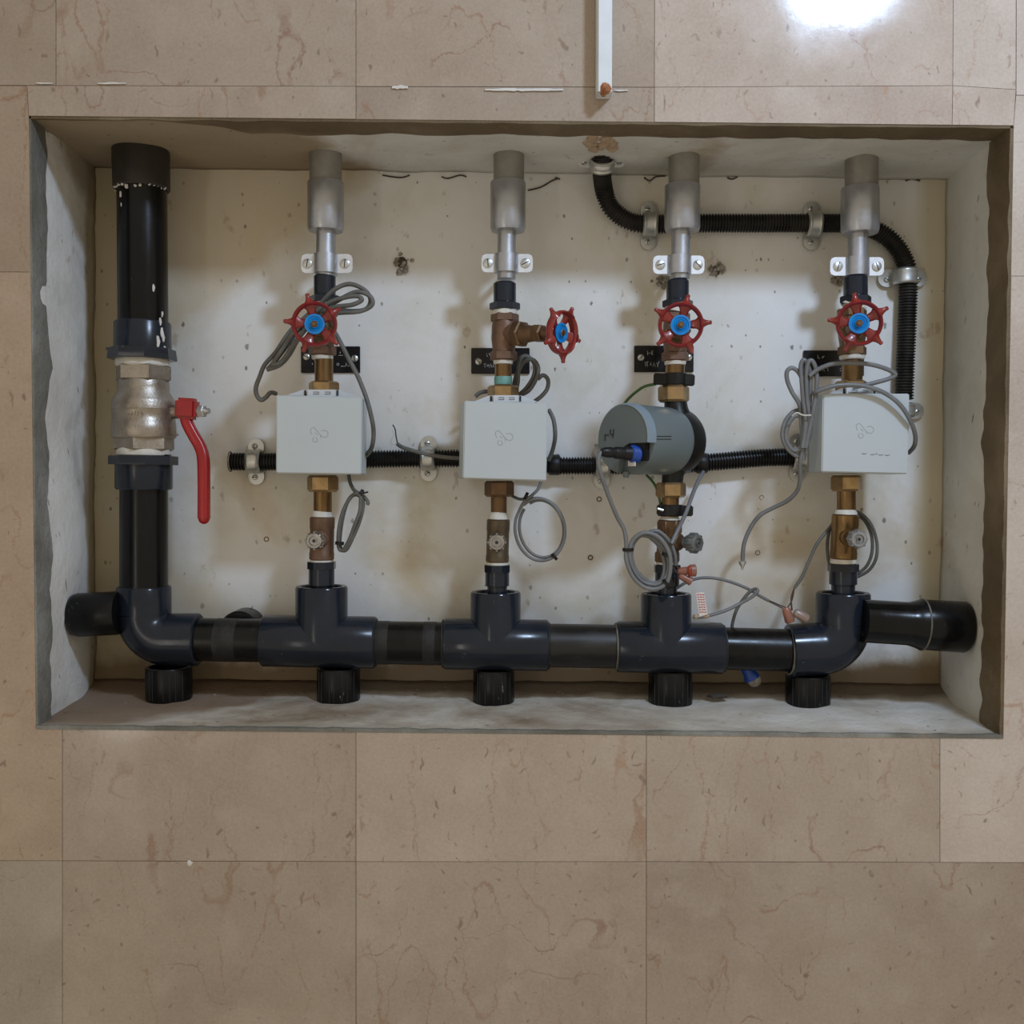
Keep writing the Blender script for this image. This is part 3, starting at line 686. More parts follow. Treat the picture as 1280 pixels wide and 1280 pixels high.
# ------------------------------------------------------------------ the four branch columns
YC = .14
def screw(par, p, r=.005, d=Vector((0, -1, 0)), mat=None, ang=.6):
    t = MB(); t.lathe(p, d, [(-.003, r * .6), (0, r), (.0015, r * .95), (.0026, r * .6)], 16)
    u, v = frame(d); a = u * math.cos(ang) + v * math.sin(ang); b = d.cross(a)
    rot = Matrix((a, b, d)).transposed()
    o = t.build('screw', mat or ZINC, par)
    MB().box(p + d * .0026, r * .8, .0006, .0004, rot).build('screw_slot', INK, o)
def supply_pipe(prof_up, cx, cxs, cxl, y0, ys, ye, lab, wu=40, wsl=45, wl=24):
    t = thing('supply_pipe', P(cxl, ye, YC), lab, 'pipe', 'silver supply pipes')
    vlathe([(y0 - 6, wu), (ys + 3, wu)], cx, cx, YC, 36).build('upper_pipe', SILVERD, t)
    vlathe([(ys, wu + 2), (ys, wsl - 1), (ys + 1.5, wsl), (ye - 62, wsl), (ye - 58, wsl - 3), (ye - 57, wl)], cxs, cxs, YC, 36).build('reducing_sleeve', SILVER, t)
    vlathe([(ye - 60, wl), (ye + 2, wl)], cxl + .5, cxl, YC, 28).build('lower_pipe', SILVER, t)
    c = P(cx, y0, YC); m = MB()
    for i in range(22):
        a = 2 * PI * i / 22; m.ball(c + Vector((math.cos(a) * (wu / 2 + 1) * SC(YC), math.sin(a) * (wu / 2 + 1) * SC(YC), .002 + random.uniform(-.001, .002))), random.uniform(.0015, .004), 1, 1, .6, 6, .3)
    m.build('plaster_rim', RUBBLE, t, sharp=20)
    return t
supply_pipe(None, 407, 407, 407, 188, 228, 347, 'silver supply pipe with reducing sleeve, leftmost of the four')
supply_pipe(None, 636, 635, 633, 191, 228, 347, 'silver supply pipe with reducing sleeve, second of the four from the left', 38, 44, 23)
supply_pipe(None, 855, 853, 850.5, 192, 232, 347, 'silver supply pipe just right of the bend in the upper black conduit', 38, 44, 23)
supply_pipe(None, 1077, 1075, 1072, 194, 235, 350, 'silver supply pipe, rightmost of the four', 40, 46, 24)
def pipe_clamp(cx, py0, py1, x0, x1, lab):
    t = thing('pipe_clamp', P(cx, py1, YC), lab, 'clamp', 'two-screw clamps on the silver pipes')
    vlathe([(py0, 30), (py1, 30)], cx, cx, YC, 28).build('strap', SILVER, t)
    cy = (py0 + py1) / 2; h = (py1 - py0) / 2 * SC(YC) * .98
    for sg, xe in ((-1, x0), (1, x1)):
        a = P(cx + sg * 13, cy, YC); b = P(xe, cy, YC); m = MB()
        L = abs(b.x - a.x); pts = []
        rr_ = .006
        sx = sg
        q = [Vector((a.x, 0, a.z - h)), Vector((b.x - sx * rr_, 0, b.z - h)), Vector((b.x - sx * .0018, 0, b.z - h + .0018)), Vector((b.x, 0, b.z - h + rr_)), Vector((b.x, 0, b.z + h - rr_)), Vector((b.x - sx * .0018, 0, b.z + h - .0018)), Vector((b.x - sx * rr_, 0, b.z + h)), Vector((a.x, 0, a.z + h))]
        m.prism([v + Vector((0, YC - .003, 0)) for v in q], [v + Vector((0, YC + .0, 0)) for v in q])
        w_ = m.build('wing', ZINCL, t)
        screw(w_, Vector(((a.x + b.x) / 2 + sg * .001, YC - .003, (a.z + b.z) / 2)), .0068, ang=random.uniform(.3, 2.6))
    m = MB(); c = P(cx, cy, YC + .015); m.lathe(Vector((c.x, YC + .014, c.z)), ey, [(0, .0045), (YB - YC - .012, .0045)], 12); m.build('standoff', ZINC, t)
pipe_clamp(407.5, 318, 342, 377, 441, 'zinc clamp holding the leftmost silver pipe')
pipe_clamp(633, 318, 341, 602, 666, 'zinc clamp holding the second silver pipe from the left')
pipe_clamp(849, 320, 343, 816, 880, 'zinc clamp on the silver pipe beside a chipped plaster hole at its right')
pipe_clamp(1071, 322, 345, 1037, 1104, 'zinc clamp holding the rightmost silver pipe, next to a conduit saddle')

def handwheel(c, ax, phase, par):
    """five-pronged cast wheel"""
    ax = ax.normalized(); up = Vector((0, 0, 1)); u = up.cross(ax).normalized() * 1; v = ax.cross(u).normalized()
    if u.x < 0: u = -u
    if v.z < 0: v = -v
    Rr = .0268
    pt = lambda a, r, h: c + (u * math.cos(a) + v * math.sin(a)) * r + ax * h
    t = MB(); n = 50; vs = []; fs = []; m = 8
    for i in range(n):
        a = 2 * PI * i / n
        for k in range(m):
            b = 2 * PI * k / m; vs.append(pt(a, Rr + math.cos(b) * .0027 + .0006 * math.sin(b), math.sin(b) * .0066 - .001))
    for i in range(n):
        for k in range(m): fs.append((i * m + k, i * m + (k + 1) % m, ((i + 1) % n) * m + (k + 1) % m, ((i + 1) % n) * m + k))
    t.add(vs, fs)
    for j in range(5):
        a = R(phase + 72 * j); rad = (u * math.cos(a) + v * math.sin(a))
        t.lathe(pt(a, Rr - .001, 0), rad, [(0, .0086), (.003, .0060), (.006, .0040), (.0105, .0026), (.0125, .0029), (.0138, .0018)], 12)
        # spoke: a thin dished web
        tang = (-u * math.sin(a) + v * math.cos(a))
        sec = []
        for (r_, hw, h) in ((.007, .0056, -.007), (.013, .0050, -.006), (.020, .0062, -.004), (.0258, .0115, -.002)):
            sec.append([pt(a, r_, h) + tang * hw, pt(a, r_, h + .0022) + tang * hw * .6, pt(a, r_, h + .0022) - tang * hw * .6, pt(a, r_, h) - tang * hw, pt(a, r_, h - .002)])
        vs = [q for s_ in sec for q in s_]; fs = [(i * 5 + k, i * 5 + (k + 1) % 5, i * 5 + 5 + (k + 1) % 5, i * 5 + 5 + k) for i in range(3) for k in range(5)]
        t.add(vs, fs)
    t.lathe(c, ax, [(-.011, .0075), (-.009, .0090), (-.004, .0095), (-.003, .008)], 20)
    wh = t.build('handwheel', RED, par)
    b = MB(); b.lathe(c, ax, [(-.003, .0125), (-.0018, .0132), (-.0006, .0129), (-.0004, .0104), (-.0018, .0096), (-.0018, .0086), (-.0006, .0078), (-.0016, .0060), (.001, .0052)], 32)
    hd = b.build('hub_disc', BLUE, wh)
    b = MB(); b.lathe(c, ax, [(-.002, .0050), (.0012, .0050), (.002, .0042)], 6); b.lathe(c, ax, [(.001, .0026), (.0045, .0024)], 10)
    b.build('hub_nut', BRASSO, wh)
    return wh
def gate_valve(cx, top_, bottom, ad0, adw, adcx, wheel, wy, phase, lab, bodyw=32, tapew=27, cxb=None, cby=None, tcx=None, matb=None):
    """adaptor, tape, bronze body, bonnet and handwheel"""
    cxb = cxb or cx; cby = cby or (top_ + bottom) / 2 - 4; tcx = tcx or cxb
    t = thing('gate_valve', P(cx, bottom, YC), lab, 'valve', 'red-handled gate valves')
    # ad0 = pixel row where the plastic adaptor starts
    m = vlathe([(ad0 - 2, adw - 4), (ad0, adw), (ad0 + 24, adw)], adcx, adcx, YC, 28)
    m.build('adaptor', PVC, t)
    hm = MB(); hexnut(ad0 + 23, ad0 + 33, adw + 10, adcx, YC, mb=hm); hm.build('adaptor_collar', PVC, t)
    vlathe([(ad0 + 32, adw + 1), (ad0 + 34, adw + 3), (ad0 + 39, adw + 2)], adcx - .5, cx, YC, 24).build('sealing_tape', TAPE, t)
    b = MB(); hexnut(top_, top_ + 11, bodyw + 3, cx, YC, mb=b)
    vlathe([(top_ + 8, bodyw - 3), (top_ + 14, bodyw - 1), (cby - 8, bodyw), (cby + 6, bodyw), (bottom - 14, bodyw - 4), (bottom - 9, bodyw - 4)], cx, cxb, YC, 28, mb=b)
    hexnut(bottom - 12, bottom, bodyw + 2, cxb, YC, mb=b)
    c0 = P((cx + cxb) / 2, cby, YC); c1 = P(*wheel, wy); d = (c1 - c0); L = d.length; dn = d.normalized()
    b.lathe(c0, dn, [(0, .0150), (.020, .0145), (.024, .0150)], 24)
    b.build('valve_body', matb or BRONZE, t)
    bo = MB(); bo.lathe(c0 + dn * .022, dn, [(0, .0175), (.002, .0185), (.011, .0185), (.013, .0165)], 6)
    bo.lathe(c0 + dn * .035, dn, [(0, .0135), (.010, .0115), (.022, .0105)], 20)
    bo.lathe(c0 + dn * .055, dn, [(0, .0115), (.001, .0125), (.012, .0125), (.014, .0105)], 6)
    bo.lathe(c0 + dn * .066, dn, [(0, .0075), (L - .066 - .008, .0045)], 14)
    bo.build('bonnet', BRASSO, t)
    handwheel(c1, dn, phase, t)
    vlathe([(bottom - 1, tapew - 2), (bottom, tapew), (bottom + 4, tapew - 1), (bottom + 5, tapew - 5)], tcx, tcx, YC, 24).build('sealing_tape', TAPE, t)
    return t
gate_valve(404, 386, 445, 346, 27, 406, (393, 405), .05, 103, 'gate valve with red five-prong handwheel tangled in the looped grey cable', cxb=403, tapew=27, bodyw=33)
gate_valve(631, 392, 451, 355, 28, 631, (703, 416), .075, 62, 'gate valve turned sideways with its red handwheel pointing right', cxb=629.5, tapew=25, cby=418, tcx=629)
gate_valve(845, 391, 452, 352, 28, 847, (851, 406), .05, 4, 'gate valve with red five-prong handwheel above the round grey meter', cxb=844, tapew=27)
gate_valve(1065, 386, 445, 347, 29, 1069.5, (1074, 404), .05, 28, 'gate valve with red five-prong handwheel, rightmost of the four', cxb=1065, tapew=31, bodyw=34, matb=BRONZEL)

def polyprism(mb, px, y0, y1):
    return mb.prism([P(a, b, y0) for a, b in px], [P(a, b, y1) for a, b in px])
LOGO = [[(640 + (a - 640) * .667, 680 + (b - 560) * .667) for a, b in q] for q in (
    [(480, 530), (456, 470), (455, 425), (485, 395), (525, 395), (580, 455), (640, 530), (690, 570), (745, 588), (790, 555), (802, 505), (775, 462), (725, 446), (675, 452)],
    [(540, 495), (590, 540)], [(520, 580), (500, 620), (502, 660), (545, 682), (590, 660), (585, 615), (555, 585)], [(650, 545), (655, 600)])]
def meter_box(q, yf, yb, sh, lab, nut_top, nut_bot, nip_top, nip_bot, logo_c, flange, verd=False, brass_top=None):
    """q: front corners TL TR BR BL in pixels"""
    cxm = (q[2][0] + q[3][0]) / 2
    t = thing('water_meter', P(cxm, q[2][1] + 20, YC), lab, 'water meter', 'boxed water meters')
    f = [P(a, b, yf) for a, b in q]; bk = [v + Vector((sh, yb - yf, 0)) for v in f]
    bm = bmesh.new(); vs = [bm.verts.new(v) for v in f + bk]
    for idx in ((0, 1, 2, 3), (7, 6, 5, 4), (0, 4, 5, 1), (1, 5, 6, 2), (2, 6, 7, 3), (3, 7, 4, 0)): bm.faces.new([vs[i] for i in idx])
    bmesh.ops.bevel(bm, geom=bm.edges[:], offset=.0014, segments=3, affect='EDGES'); bm.verts.index_update()
    m = MB(); m.add([v.co for v in bm.verts], [[v.index for v in fc.verts] for fc in bm.faces]); bm.free()
    cv = m.build('cover', BOXM, t, sharp=40)
    # backplate slightly proud at the rear
    m = MB(); ctr = sum(bk, Vector()) / 4
    g = [ctr + (v - ctr) * 1.0 + Vector((0, .001, 0)) for v in bk]; h = [ctr + (v - ctr) * .96 + Vector((0, .016, 0)) for v in bk]
    m.prism(g, h); m.build('backplate', BOXE, t)
    # hinge flange above the lid
    m = MB(); polyprism(m, flange, yf + .020, yf + .034); m.build('hinge_flange', BOXW, t)
    fx0, fx1 = flange[1][0], flange[2][0]; fy = flange[1][1]
    xa = fx0 + (fx1 - fx0) * .14; xb = fx0 + (fx1 - fx0) * .90
    m = MB(); polyprism(m, [(xa, fy - .5), (xb, fy - .5), (xb, fy + 8), (xa, fy + 8)], yf + .012, yf + .022); hb = m.build('hinge', BOXW, t)
    for fr in (.2, .62):
        x = xa + (xb - xa) * fr; m = MB()
        m.tube([P(x, fy + 2.5, yf + .0118), P(x + 7, fy + 2.5, yf + .0118), P(x + 7, fy + 5, yf + .0118), P(x, fy + 5, yf + .0118)], .0004, 5, 1); m.build('hinge_slot', INK, hb)
    for x in (xa - 3, xb + 2.5):
        m = MB(); m.tube([P(x, fy + .5, yf + .0192), P(x, fy + 7, yf + .0192)], .0012, 6, 1); m.build('hinge_slot', INK, hb)
    # embossed emblem
    m = MB()
    n = (f[1] - f[0]).cross(f[3] - f[0]).normalized()
    for s_ in LOGO:
        m.tube([onplane(logo_c[0] + (a - 640) / 10.67, logo_c[1] + (b - 680) / 10.67, f[0], n) + Vector((0, .0002, 0)) for a, b in s_], .00055, 6, 4)
    m.build('embossed_emblem', BOXE, cv)
    # unions
    a0, a1, wd, cx = nut_top; m = MB(); hexnut(a0, a1 + 6, wd, cx, YC, mb=m, face=R(0)); m.build('union_nut', brass_top or BRASS, t)
    a0, a1, wd, cx = nut_bot; m = MB(); hexnut(a0 - 3, a1, wd, cx, YC, mb=m, face=R(0)); m.build('union_nut', BRASS if not verd else BRASSO, t)
    a0, a1, wd, cx = nip_top; vlathe([(a0, wd), (a1 + 4, wd)], cx, cx, YC, 28).build('union_tail', BRASSN, t)
    if verd: vlathe([(a1 - 9, wd + 1.2), (a1 - 4, wd + 1.6), (a1 + 1, wd + 1.2)], cx, cx, YC, 24).build('verdigris_ring', TEAL, t)
    a0, a1, wd, cx = nip_bot; vlathe([(a0 - 2, wd), (a1 + 1, wd)], cx, cx, YC, 28).build('union_tail', BRASSN if not verd else BRASSO, t)
    # hidden meter body in the box
    m = MB(); vlathe([(q[0][1] + 6, 30), (q[2][1] - 6, 30)], cx, cx, YC, 20, mb=m); m.build('meter_body', BRASSO, t)
    return t, cv, f, n
meter_box([(345, 494), (452.5, 496.5), (451.5, 593), (345, 591.5)], .085, .148, -.003, 'light grey square meter cover under the leftmost handwheel, with a curled cable around it',
          (477, 486, 38, 405), (597, 615, 39, 403.5), (449, 477, 23, 405), (614, 640, 23, 403.5), (400, 545), [(358, 494), (378, 487.5), (424, 487.5), (448, 496)])
meter_box([(580.5, 501), (685, 504), (683, 601), (578.5, 598)], .085, .148, -.009, 'light grey square meter cover below the sideways valve',
          (482, 492, 39, 629), (604, 621, 37, 624), (456, 480, 21, 629), (620, 641, 20, 623.5), (631, 549), [(592, 502), (611, 494.5), (652, 494.5), (674, 503)], True)
t4, cv4, f4, n4 = meter_box([(1029, 492), (1137, 492), (1135, 592.5), (1027, 590)], .088, .150, 0, 'light grey square meter cover at the far right with grey cable draped over its top',
          (476, 486, 40, 1064), (597, 614, 39, 1058), (451, 477, 25, 1065), (613, 637, 23, 1058), (1082, 540), [(1036, 492.5), (1052, 485), (1095, 485), (1118, 493)])
m = MB()
for (a, b, c) in ((1077, 1083, 567), (1088, 1093, 568), (1094, 1097, 567.2), (1098, 1104, 568.5), (1106, 1112, 568.8)):
    m.tube([onplane(a, c, f4[0], n4), onplane((a + b) / 2, c + .5, f4[0], n4), onplane(b, c - .2, f4[0], n4)], .0005, 5, 1)
m.build('worn_print', worn('faded_print', (.10, .11, .10), (.2, .2, .19), .6), cv4)

# round meter (third column)
rm = thing('water_meter', P(842, 600, YC), 'round grey cylindrical water meter with black connector and hand-marked face', 'water meter')
FC = P(778, 548, .078); BC = P(838, 552, .142); ax = (BC - FC).normalized(); L = (BC - FC).length; r = .0465
m = MB(); m.lathe(FC, ax, [(.012, r * .99), (.014, r * 1.0), (L - .012, r * 1.0), (L - .004, r * .97), (L, r * .93)], 48); m.build('housing', METERG, rm)
# cap with a cut-out quarter
u = Vector((0, 0, 1)).cross(ax).normalized(); u = u if u.x > 0 else -u; v = Vector((0, 0, 1)); v = (v - ax * v.dot(ax)).normalized()
pf = lambda a, rr_, h: FC + (u * math.cos(a) + v * math.sin(a)) * rr_ + ax * h
# angles of the disc kept: everything but the lower right bite
keep = [R(-8 + 268 * i / 40) for i in range(41)]
def capring(rr_, h): return [pf(a, rr_, h) for a in keep] + [pf(R(-98), rr_ * .30, h), pf(R(-130), rr_ * .2, h) if False else pf(R(-30), rr_ * .30, h)]
m = MB(); A_ = capring(r * 1.0, .002); B2 = capring(r * 1.015, .013); C2 = capring(r * .96, 0)
n = len(A_); m.add(C2 + A_ + B2, [tuple(range(n))] + [(i, i + n, (i + 1) % n + n, (i + 1) % n) for i in range(n)] + [(i + n, i + 2 * n, (i + 1) % n + 2 * n, (i + 1) % n + n) for i in range(n)] + [tuple(range(3 * n - 1, 2 * n - 1, -1))])
cap_ = m.build('face_cap', METERG, rm)
m = MB(); ring = []
for i in range(30):
    a = R(-8 + 100 * i / 29); ring.append(a)
vs = []; fs = []
for i, a in enumerate(ring): vs += [pf(a, r * .955, -.0006), pf(a, r * 1.008, .001), pf(a, r * 1.022, .0135)]
for i in range(len(ring) - 1):
    for k in range(2): j = i * 3 + k; fs.append((j, j + 1, j + 4, j + 3))
m.add(vs, fs); m.build('cap_rim', METERR, rm)
m = MB()
fn = ax
for st in ([(228, 560), (230, 600), (233, 650)], [(232, 588), (245, 575), (250, 572)], [(262, 560), (272, 575), (268, 585)], [(305, 500), (300, 560), (325, 572), (345, 560)], [(347, 495), (342, 550), (334, 612)], [(300, 505), (302, 560)]):
    m.tube([onplane(735 + a / 10.67, 490 + b / 10.67, FC, fn) - ax * .0003 for a, b in st], .00075, 6, 1)
m.build('hand_marking', INK, cap_)
# recess, blue collar and cable gland
rc = P(798, 566, .072)
m = MB(); m.box(pf(R(-38), r * .55, .009), .017, .004, .014, Matrix((u, ax, v)).transposed(), .001); m.build('connector_recess', RUBBER, rm)
gd = (P(752, 565, .050) - P(797, 567.5, .066)); g0 = P(797, 567.5, .066); gl = gd.length
m = MB(); m.lathe(g0 - gd.normalized() * .002, gd, [(0, .0105), (.001, .0115), (.011, .0115), (.0125, .0098)], 24); m.build('blue_collar', BLUED, rm)
m = MB(); m.lathe(g0, gd, [(.008, .0098), (.020, .0088), (.021, .0078), (.023, .0078), (.024, .0082), (.033, .0078), (.034, .0066), (.037, .0066), (.038, .0072), (gl - .004, .0066), (gl, .0052)], 20); m.build('cable_gland', RUBBER, rm)
m = MB(); m.box(pf(R(-62), r * .80, .0), .006, .001, .004, Matrix((u, ax, v)).transposed()); m.build('paper_seal', PAPER, rm)
m = MB(); m.lathe(pf(R(-92), r * 1.03, .01), Vector((0, 0, -1)), [(-.004, .0042), (.002, .0042), (.004, .003)], 14); m.build('seal_lug', METERG, rm)
# slot mark on the housing
m = MB()
for yy in (545.5, 549):
    pts = []
    for x in (816, 822, 828, 834, 839):
        d = ray(x, yy); # hit the cylinder
        o_ = CAM - FC; dd = d - ax * d.dot(ax); oo = o_ - ax * o_.dot(ax)
        A2 = dd.dot(dd); Bq = 2 * dd.dot(oo); Cq = oo.dot(oo) - (r * 1.003) ** 2; disc = Bq * Bq - 4 * A2 * Cq
        if disc > 0: pts.append(CAM + d * ((-Bq - math.sqrt(disc)) / (2 * A2)))
    if len(pts) > 2: m.tube(pts, .0005, 5, 1)
m.build('moulded_slot', INK, rm)
m = MB(); m.lathe(BC, ax, [(-.006, r * .96), (.004, r * 1.0), (.018, r * .99), (.026, r * .90), (.030, r * .6)], 44)
vlathe([(500, 27), (512, 30), (520, 36)], 844, 846, YC, 24, mb=m); vlathe([(585, 34), (594, 27), (606, 26)], 842, 840, YC, 24, mb=m)
m.build('meter_body', RUBBER, rm)
m = MB(); hexnut(482, 503, 39, 842, YC, mb=m); m.build('union_nut', BRASS, rm)
m = MB(); hexnut(603, 622, 38, 838.5, YC, mb=m); m.build('union_nut', BRASS, rm)
vlathe([(457, 24), (484, 24)], 844, 843, YC, 24).build('union_tail', BRASSN, rm)
vlathe([(620, 22), (646, 22)], 838, 837.5, YC, 24).build('union_tail', BRASSN, rm)
# black bonding clamps
for (y0, y1, xa, xb, cx, lab) in ((467, 482, 817, 868, 843, 'black earthing clamp on the brass tail above the round meter'), (631, 645, 821, 866, 838, 'black earthing clamp on the brass tail below the round meter')):
    t = thing('earthing_clamp', P(cx, y1, YC), lab, 'clamp')
    m = MB(); vlathe([(y0, 30), (y0 + 1, 32), (y1 - 1, 32), (y1, 30)], cx, cx, YC, 24, mb=m); m.build('band', RUBBER, t)
    cc = P((xa + xb) / 2, (y0 + y1) / 2, YC - .008); m = MB(); m.box(cc, (xb - xa) / 2 * SC(YC - .01), .004, (y1 - y0) / 2 * SC(YC) * .95, Matrix.Rotation(R(2), 3, 'Y'), .0015); m.build('jaw', RUBBER, t)
    if y0 > 600:
        for x in (834.5, 841): m = MB(); m.tube([P(x, y0 + 2, YC - .0135), P(x, y1 - 2, YC - .0135)], .0012, 8, 1); m.build('bolt', ZINCL, t)
        m = MB(); m.tube([P(822, 636, YC - .014), P(829, 638, YC - .014)], .002, 8, 1); m.build('bolt', ZINC, t)

# ------------------------------------------------------------------ stop valves below the meters
def knob(m, c, d, r, L, flutes=8):
    d = d.normalized(); u, v = frame(d)
    m.lathe(c, d, [(0, r * .62), (L * .35, r * .62), (L * .36, r * .92), (L * .9, r * .92), (L, r * .80), (L, r * .55), (L * .88, r * .50), (L * .88, r * .28), (L * 1.02, r * .26)], 28)
    for i in range(flutes):
        a = 2 * PI * i / flutes; q = c + (u * math.cos(a) + v * math.sin(a)) * r * .9
        m.lathe(q + d * L * .36, d, [(0, r * .14), (L * .52, r * .16), (L * .58, r * .1)], 8)
def stop_valve(cx, tape0, b0, b1, tape1, col0, ad1, neck1, bw, kpos, ky, lab, kr=.0125, hexed=False, mat=None, kmat=None, cxt=None):
    t = thing('stop_valve', P(cx, neck1, YC), lab, 'valve', 'small brass stop valves')
    cxt = cxt or cx
    vlathe([(tape0, bw - 9), (tape0 + 3, bw - 6), (b0, bw - 4), (b0 + 1, bw - 8)], cxt, cxt, YC, 24).build('sealing_tape', TAPE, t)
    m = MB(); vlathe([(b0, bw - 3), (b0 + 1.5, bw), (b0 + 14, bw), (b0 + 15, bw - 1), (b1 - 10, bw - 1), (b1 - 9, bw), (b1 - 1.5, bw), (b1, bw - 3)], cxt, cx, YC, 28, mb=m)
    if hexed: hexnut(b0, b0 + 18, bw + 2, cxt, YC, mb=m); hexnut(b1 - 14, b1, bw + 2, cx, YC, mb=m)
    c0 = P((cx + cxt) / 2, (b0 + b1) / 2, YC); c1 = P(*kpos, ky); d = (c1 - c0); dn = d.normalized()
    m.lathe(c0, dn, [(0, .0125), (bw / 2 * SC(YC) + .003, .0118), (bw / 2 * SC(YC) + .005, .0100)], 24)
    m.build('valve_body', mat or BRONZE, t)
    k = MB(); L = .022; knob(k, c1 - dn * (L - .003), dn, kr, L); kn = k.build('knob', kmat or CHROME, t)
    MB().lathe(c1 - dn * .0005, dn, [(0, .0028), (.004, .0024)], 8).build('spindle', INK, kn)
    vlathe([(b1 - 1, bw - 4), (b1 + 1, bw - 1), (tape1, bw - 1), (tape1 + 1, bw - 4)], cx, cx, YC, 24).build('sealing_tape', TAPE, t)
    m = MB(); vlathe([(col0 + 2, bw + 1), (ad1 - 1, bw + 1), (ad1, bw - 4), (neck1 + 3, bw - 5)], cx, cx, YC, 28, mb=m)
    A = P(cx, col0, YC); B = P(cx, col0 + 9, YC); m.lathe(A, B - A, [(0, (bw + 5) / 2 * SC(YC)), ((B - A).length, (bw + 5) / 2 * SC(YC))], 8, PI / 8)
    m.build('adaptor', PVC, t)
    return t
stop_valve(402, 638, 646, 700, 703, 702, 732, 742, 31, (393, 676), .085, 'brass stop valve with small chrome knob turned left, leftmost of the four', cxt=403)
stop_valve(621.5, 640, 649, 703, 707, 706, 733, 744, 29, (621, 678), .085, 'brass stop valve with chrome knob facing straight out below the second meter', mat=worn('dark_old_bronze', (.10, .075, .045), (.14, .10, .06), .45, .6, 45), cxt=623)
stop_valve(834, 644, 650, 703, 705, 706, 733, 746, 29, (871, 679), .105, 'dark brass stop valve with smoky knob turned right, behind the cable coil', kr=.0135, hexed=True, mat=BRASSO, kmat=worn('smoky_knob', (.13, .14, .14), (.22, .23, .23), .3, .4, 60), cxt=837)
stop_valve(1054, 637, 643, 699, 704, 705, 731, 744, 33, (1073, 674), .085, 'golden brass stop valve with grey knob, rightmost of the four', mat=BRASSN, cxt=1057, kmat=worn('dull_grey_knob', (.24, .24, .24), (.34, .34, .34), .4, .5, 60))

# ------------------------------------------------------------------ name plates
def plate(x0, x1, y0, y1, screws, strokes, org, sc, lab):
    t = thing('name_plate', P((x0 + x1) / 2, y1, YB), lab, 'name plate', 'black engraved plates on the back wall')
    c = (P(x0, y0, YB - .004) + P(x1, y1, YB - .004)) / 2; a = P(x0, y0, YB - .004); b = P(x1, y1, YB - .004)
    MB().box(Vector((c.x, YB - .001, c.z)), (b.x - a.x) / 2, .0032, (a.z - b.z) / 2, None, .0006).build('plate', PLATE, t)
    for s_ in screws: screw(t, P(*s_, YB - .0045), .0050, mat=ZINC, ang=random.uniform(0, 3))
    m = MB()
    for s_ in strokes: m.tube([P(org[0] + a_ / sc, org[1] + b_ / sc, YB - .0044) for a_, b_ in s_], .0005, 5, 1)
    m.build('engraved_lettering', WHITEL, t)
circ = lambda x, y, r_: [(x + r_ * math.cos(a), y + r_ * math.sin(a)) for a in [2 * PI * i / 8 for i in range(9)]]
plate(376, 450, 433, 466, [(383, 446), (443.5, 448)], [[(785, 280), (785, 312)], [(755, 345), (835, 345)], circ(745, 505, 20), [(800, 552), (812, 530), (850, 542), (890, 530), (890, 478), (905, 512)], [(915, 530), (950, 535)], [(290, 478), (290, 512)]], (370, 420), 14.22, 'black engraved name plate behind the leftmost valve, screws at both ends')
plate(589, 662, 435, 467, [(598, 452)], [[(328, 285), (348, 297)], [(330, 252), (330, 272)], [(362, 250), (382, 290)], [(285, 405), (320, 405)], [(303, 405), (305, 460)], circ(348, 430, 13), [(372, 460), (390, 400), (408, 460)], [(425, 415), (425, 450), (440, 450)]], (580, 420), 11.64, 'black engraved name plate behind the sideways valve, reddish screw at its left')
plate(793, 867, 432, 465, [(801, 447), (861, 447)], [[(378, 240), (378, 305)], [(395, 275), (425, 275)], [(465, 240), (445, 240), (445, 300), (465, 300)], [(445, 270), (462, 270)], [(325, 420), (358, 420), (346, 490)], [(328, 450), (350, 450)], [(375, 415), (375, 490)], [(362, 415), (392, 415)], [(430, 420), (430, 460)], [(410, 462), (440, 462)], [(460, 490), (480, 425), (500, 490)], [(520, 425), (538, 475), (560, 405)], [(538, 475), (538, 495)]], (780, 420), 12.8, 'black engraved name plate above the round meter, two lines of white letters')
plate(1005, 1080, 438, 470, [], [[(800, 180), (800, 230), (830, 228)], [(870, 232), (870, 198), (902, 198)], [(870, 214), (892, 214)], [(820, 410), (848, 410)], [(868, 435), (886, 390), (906, 435)], [(935, 395), (960, 385), (960, 435)], [(1150, 395), (1165, 385)], [(1150, 425), (1180, 428)]], (960, 430), 12.8, 'black engraved name plate at the far right, partly behind cable loops')

# ------------------------------------------------------------------ corrugated conduits and saddles
def conduit(pts, r, pitch=.0042, mat=CONDUIT, lab='', n=18):
    path = resample(smooth([P(*p) for p in pts], 14), pitch / 4)
    m = MB(); m.tube(path, r, n, 1, rfun=lambda i: r if i % 4 in (0, 1) else r - .0024)
    o = m.build('corrugated_conduit', mat, sharp=60)
    return tag(o, lab, 'conduit')
YK = .206
c1 = conduit([(289, 577, YK), (350, 577, YK), (470, 574, YK), (540, 573, YK), (600, 574, YK), (640, 578, YK), (690, 582, YK), (760, 582, YK), (830, 582, YK), (885, 578, YK), (960, 572, YK), (1004, 572, YK)], .0130, lab='black corrugated conduit running level behind the meters')
for x, y_, wd in ((693, 581, 28), (877, 579, 24)):
    m = MB(); A = P(x - 7, y_, YK - .001); B = P(x + 7, y_, YK - .001); m.lathe(A, B - A, [(0, .0135), (.002, .0150), ((B - A).length - .002, .0150), ((B - A).length, .0135)], 20); m.build('joint_sleeve', RUBBER, c1)
m = MB(); q = P(288, 577, YK); m.tube([q + Vector((0, math.cos(a) * .0142, math.sin(a) * .0142)) for a in [2 * PI * i / 12 for i in range(12)]], .001, 6, 2, True); m.build('end_ring', GLUE, c1)
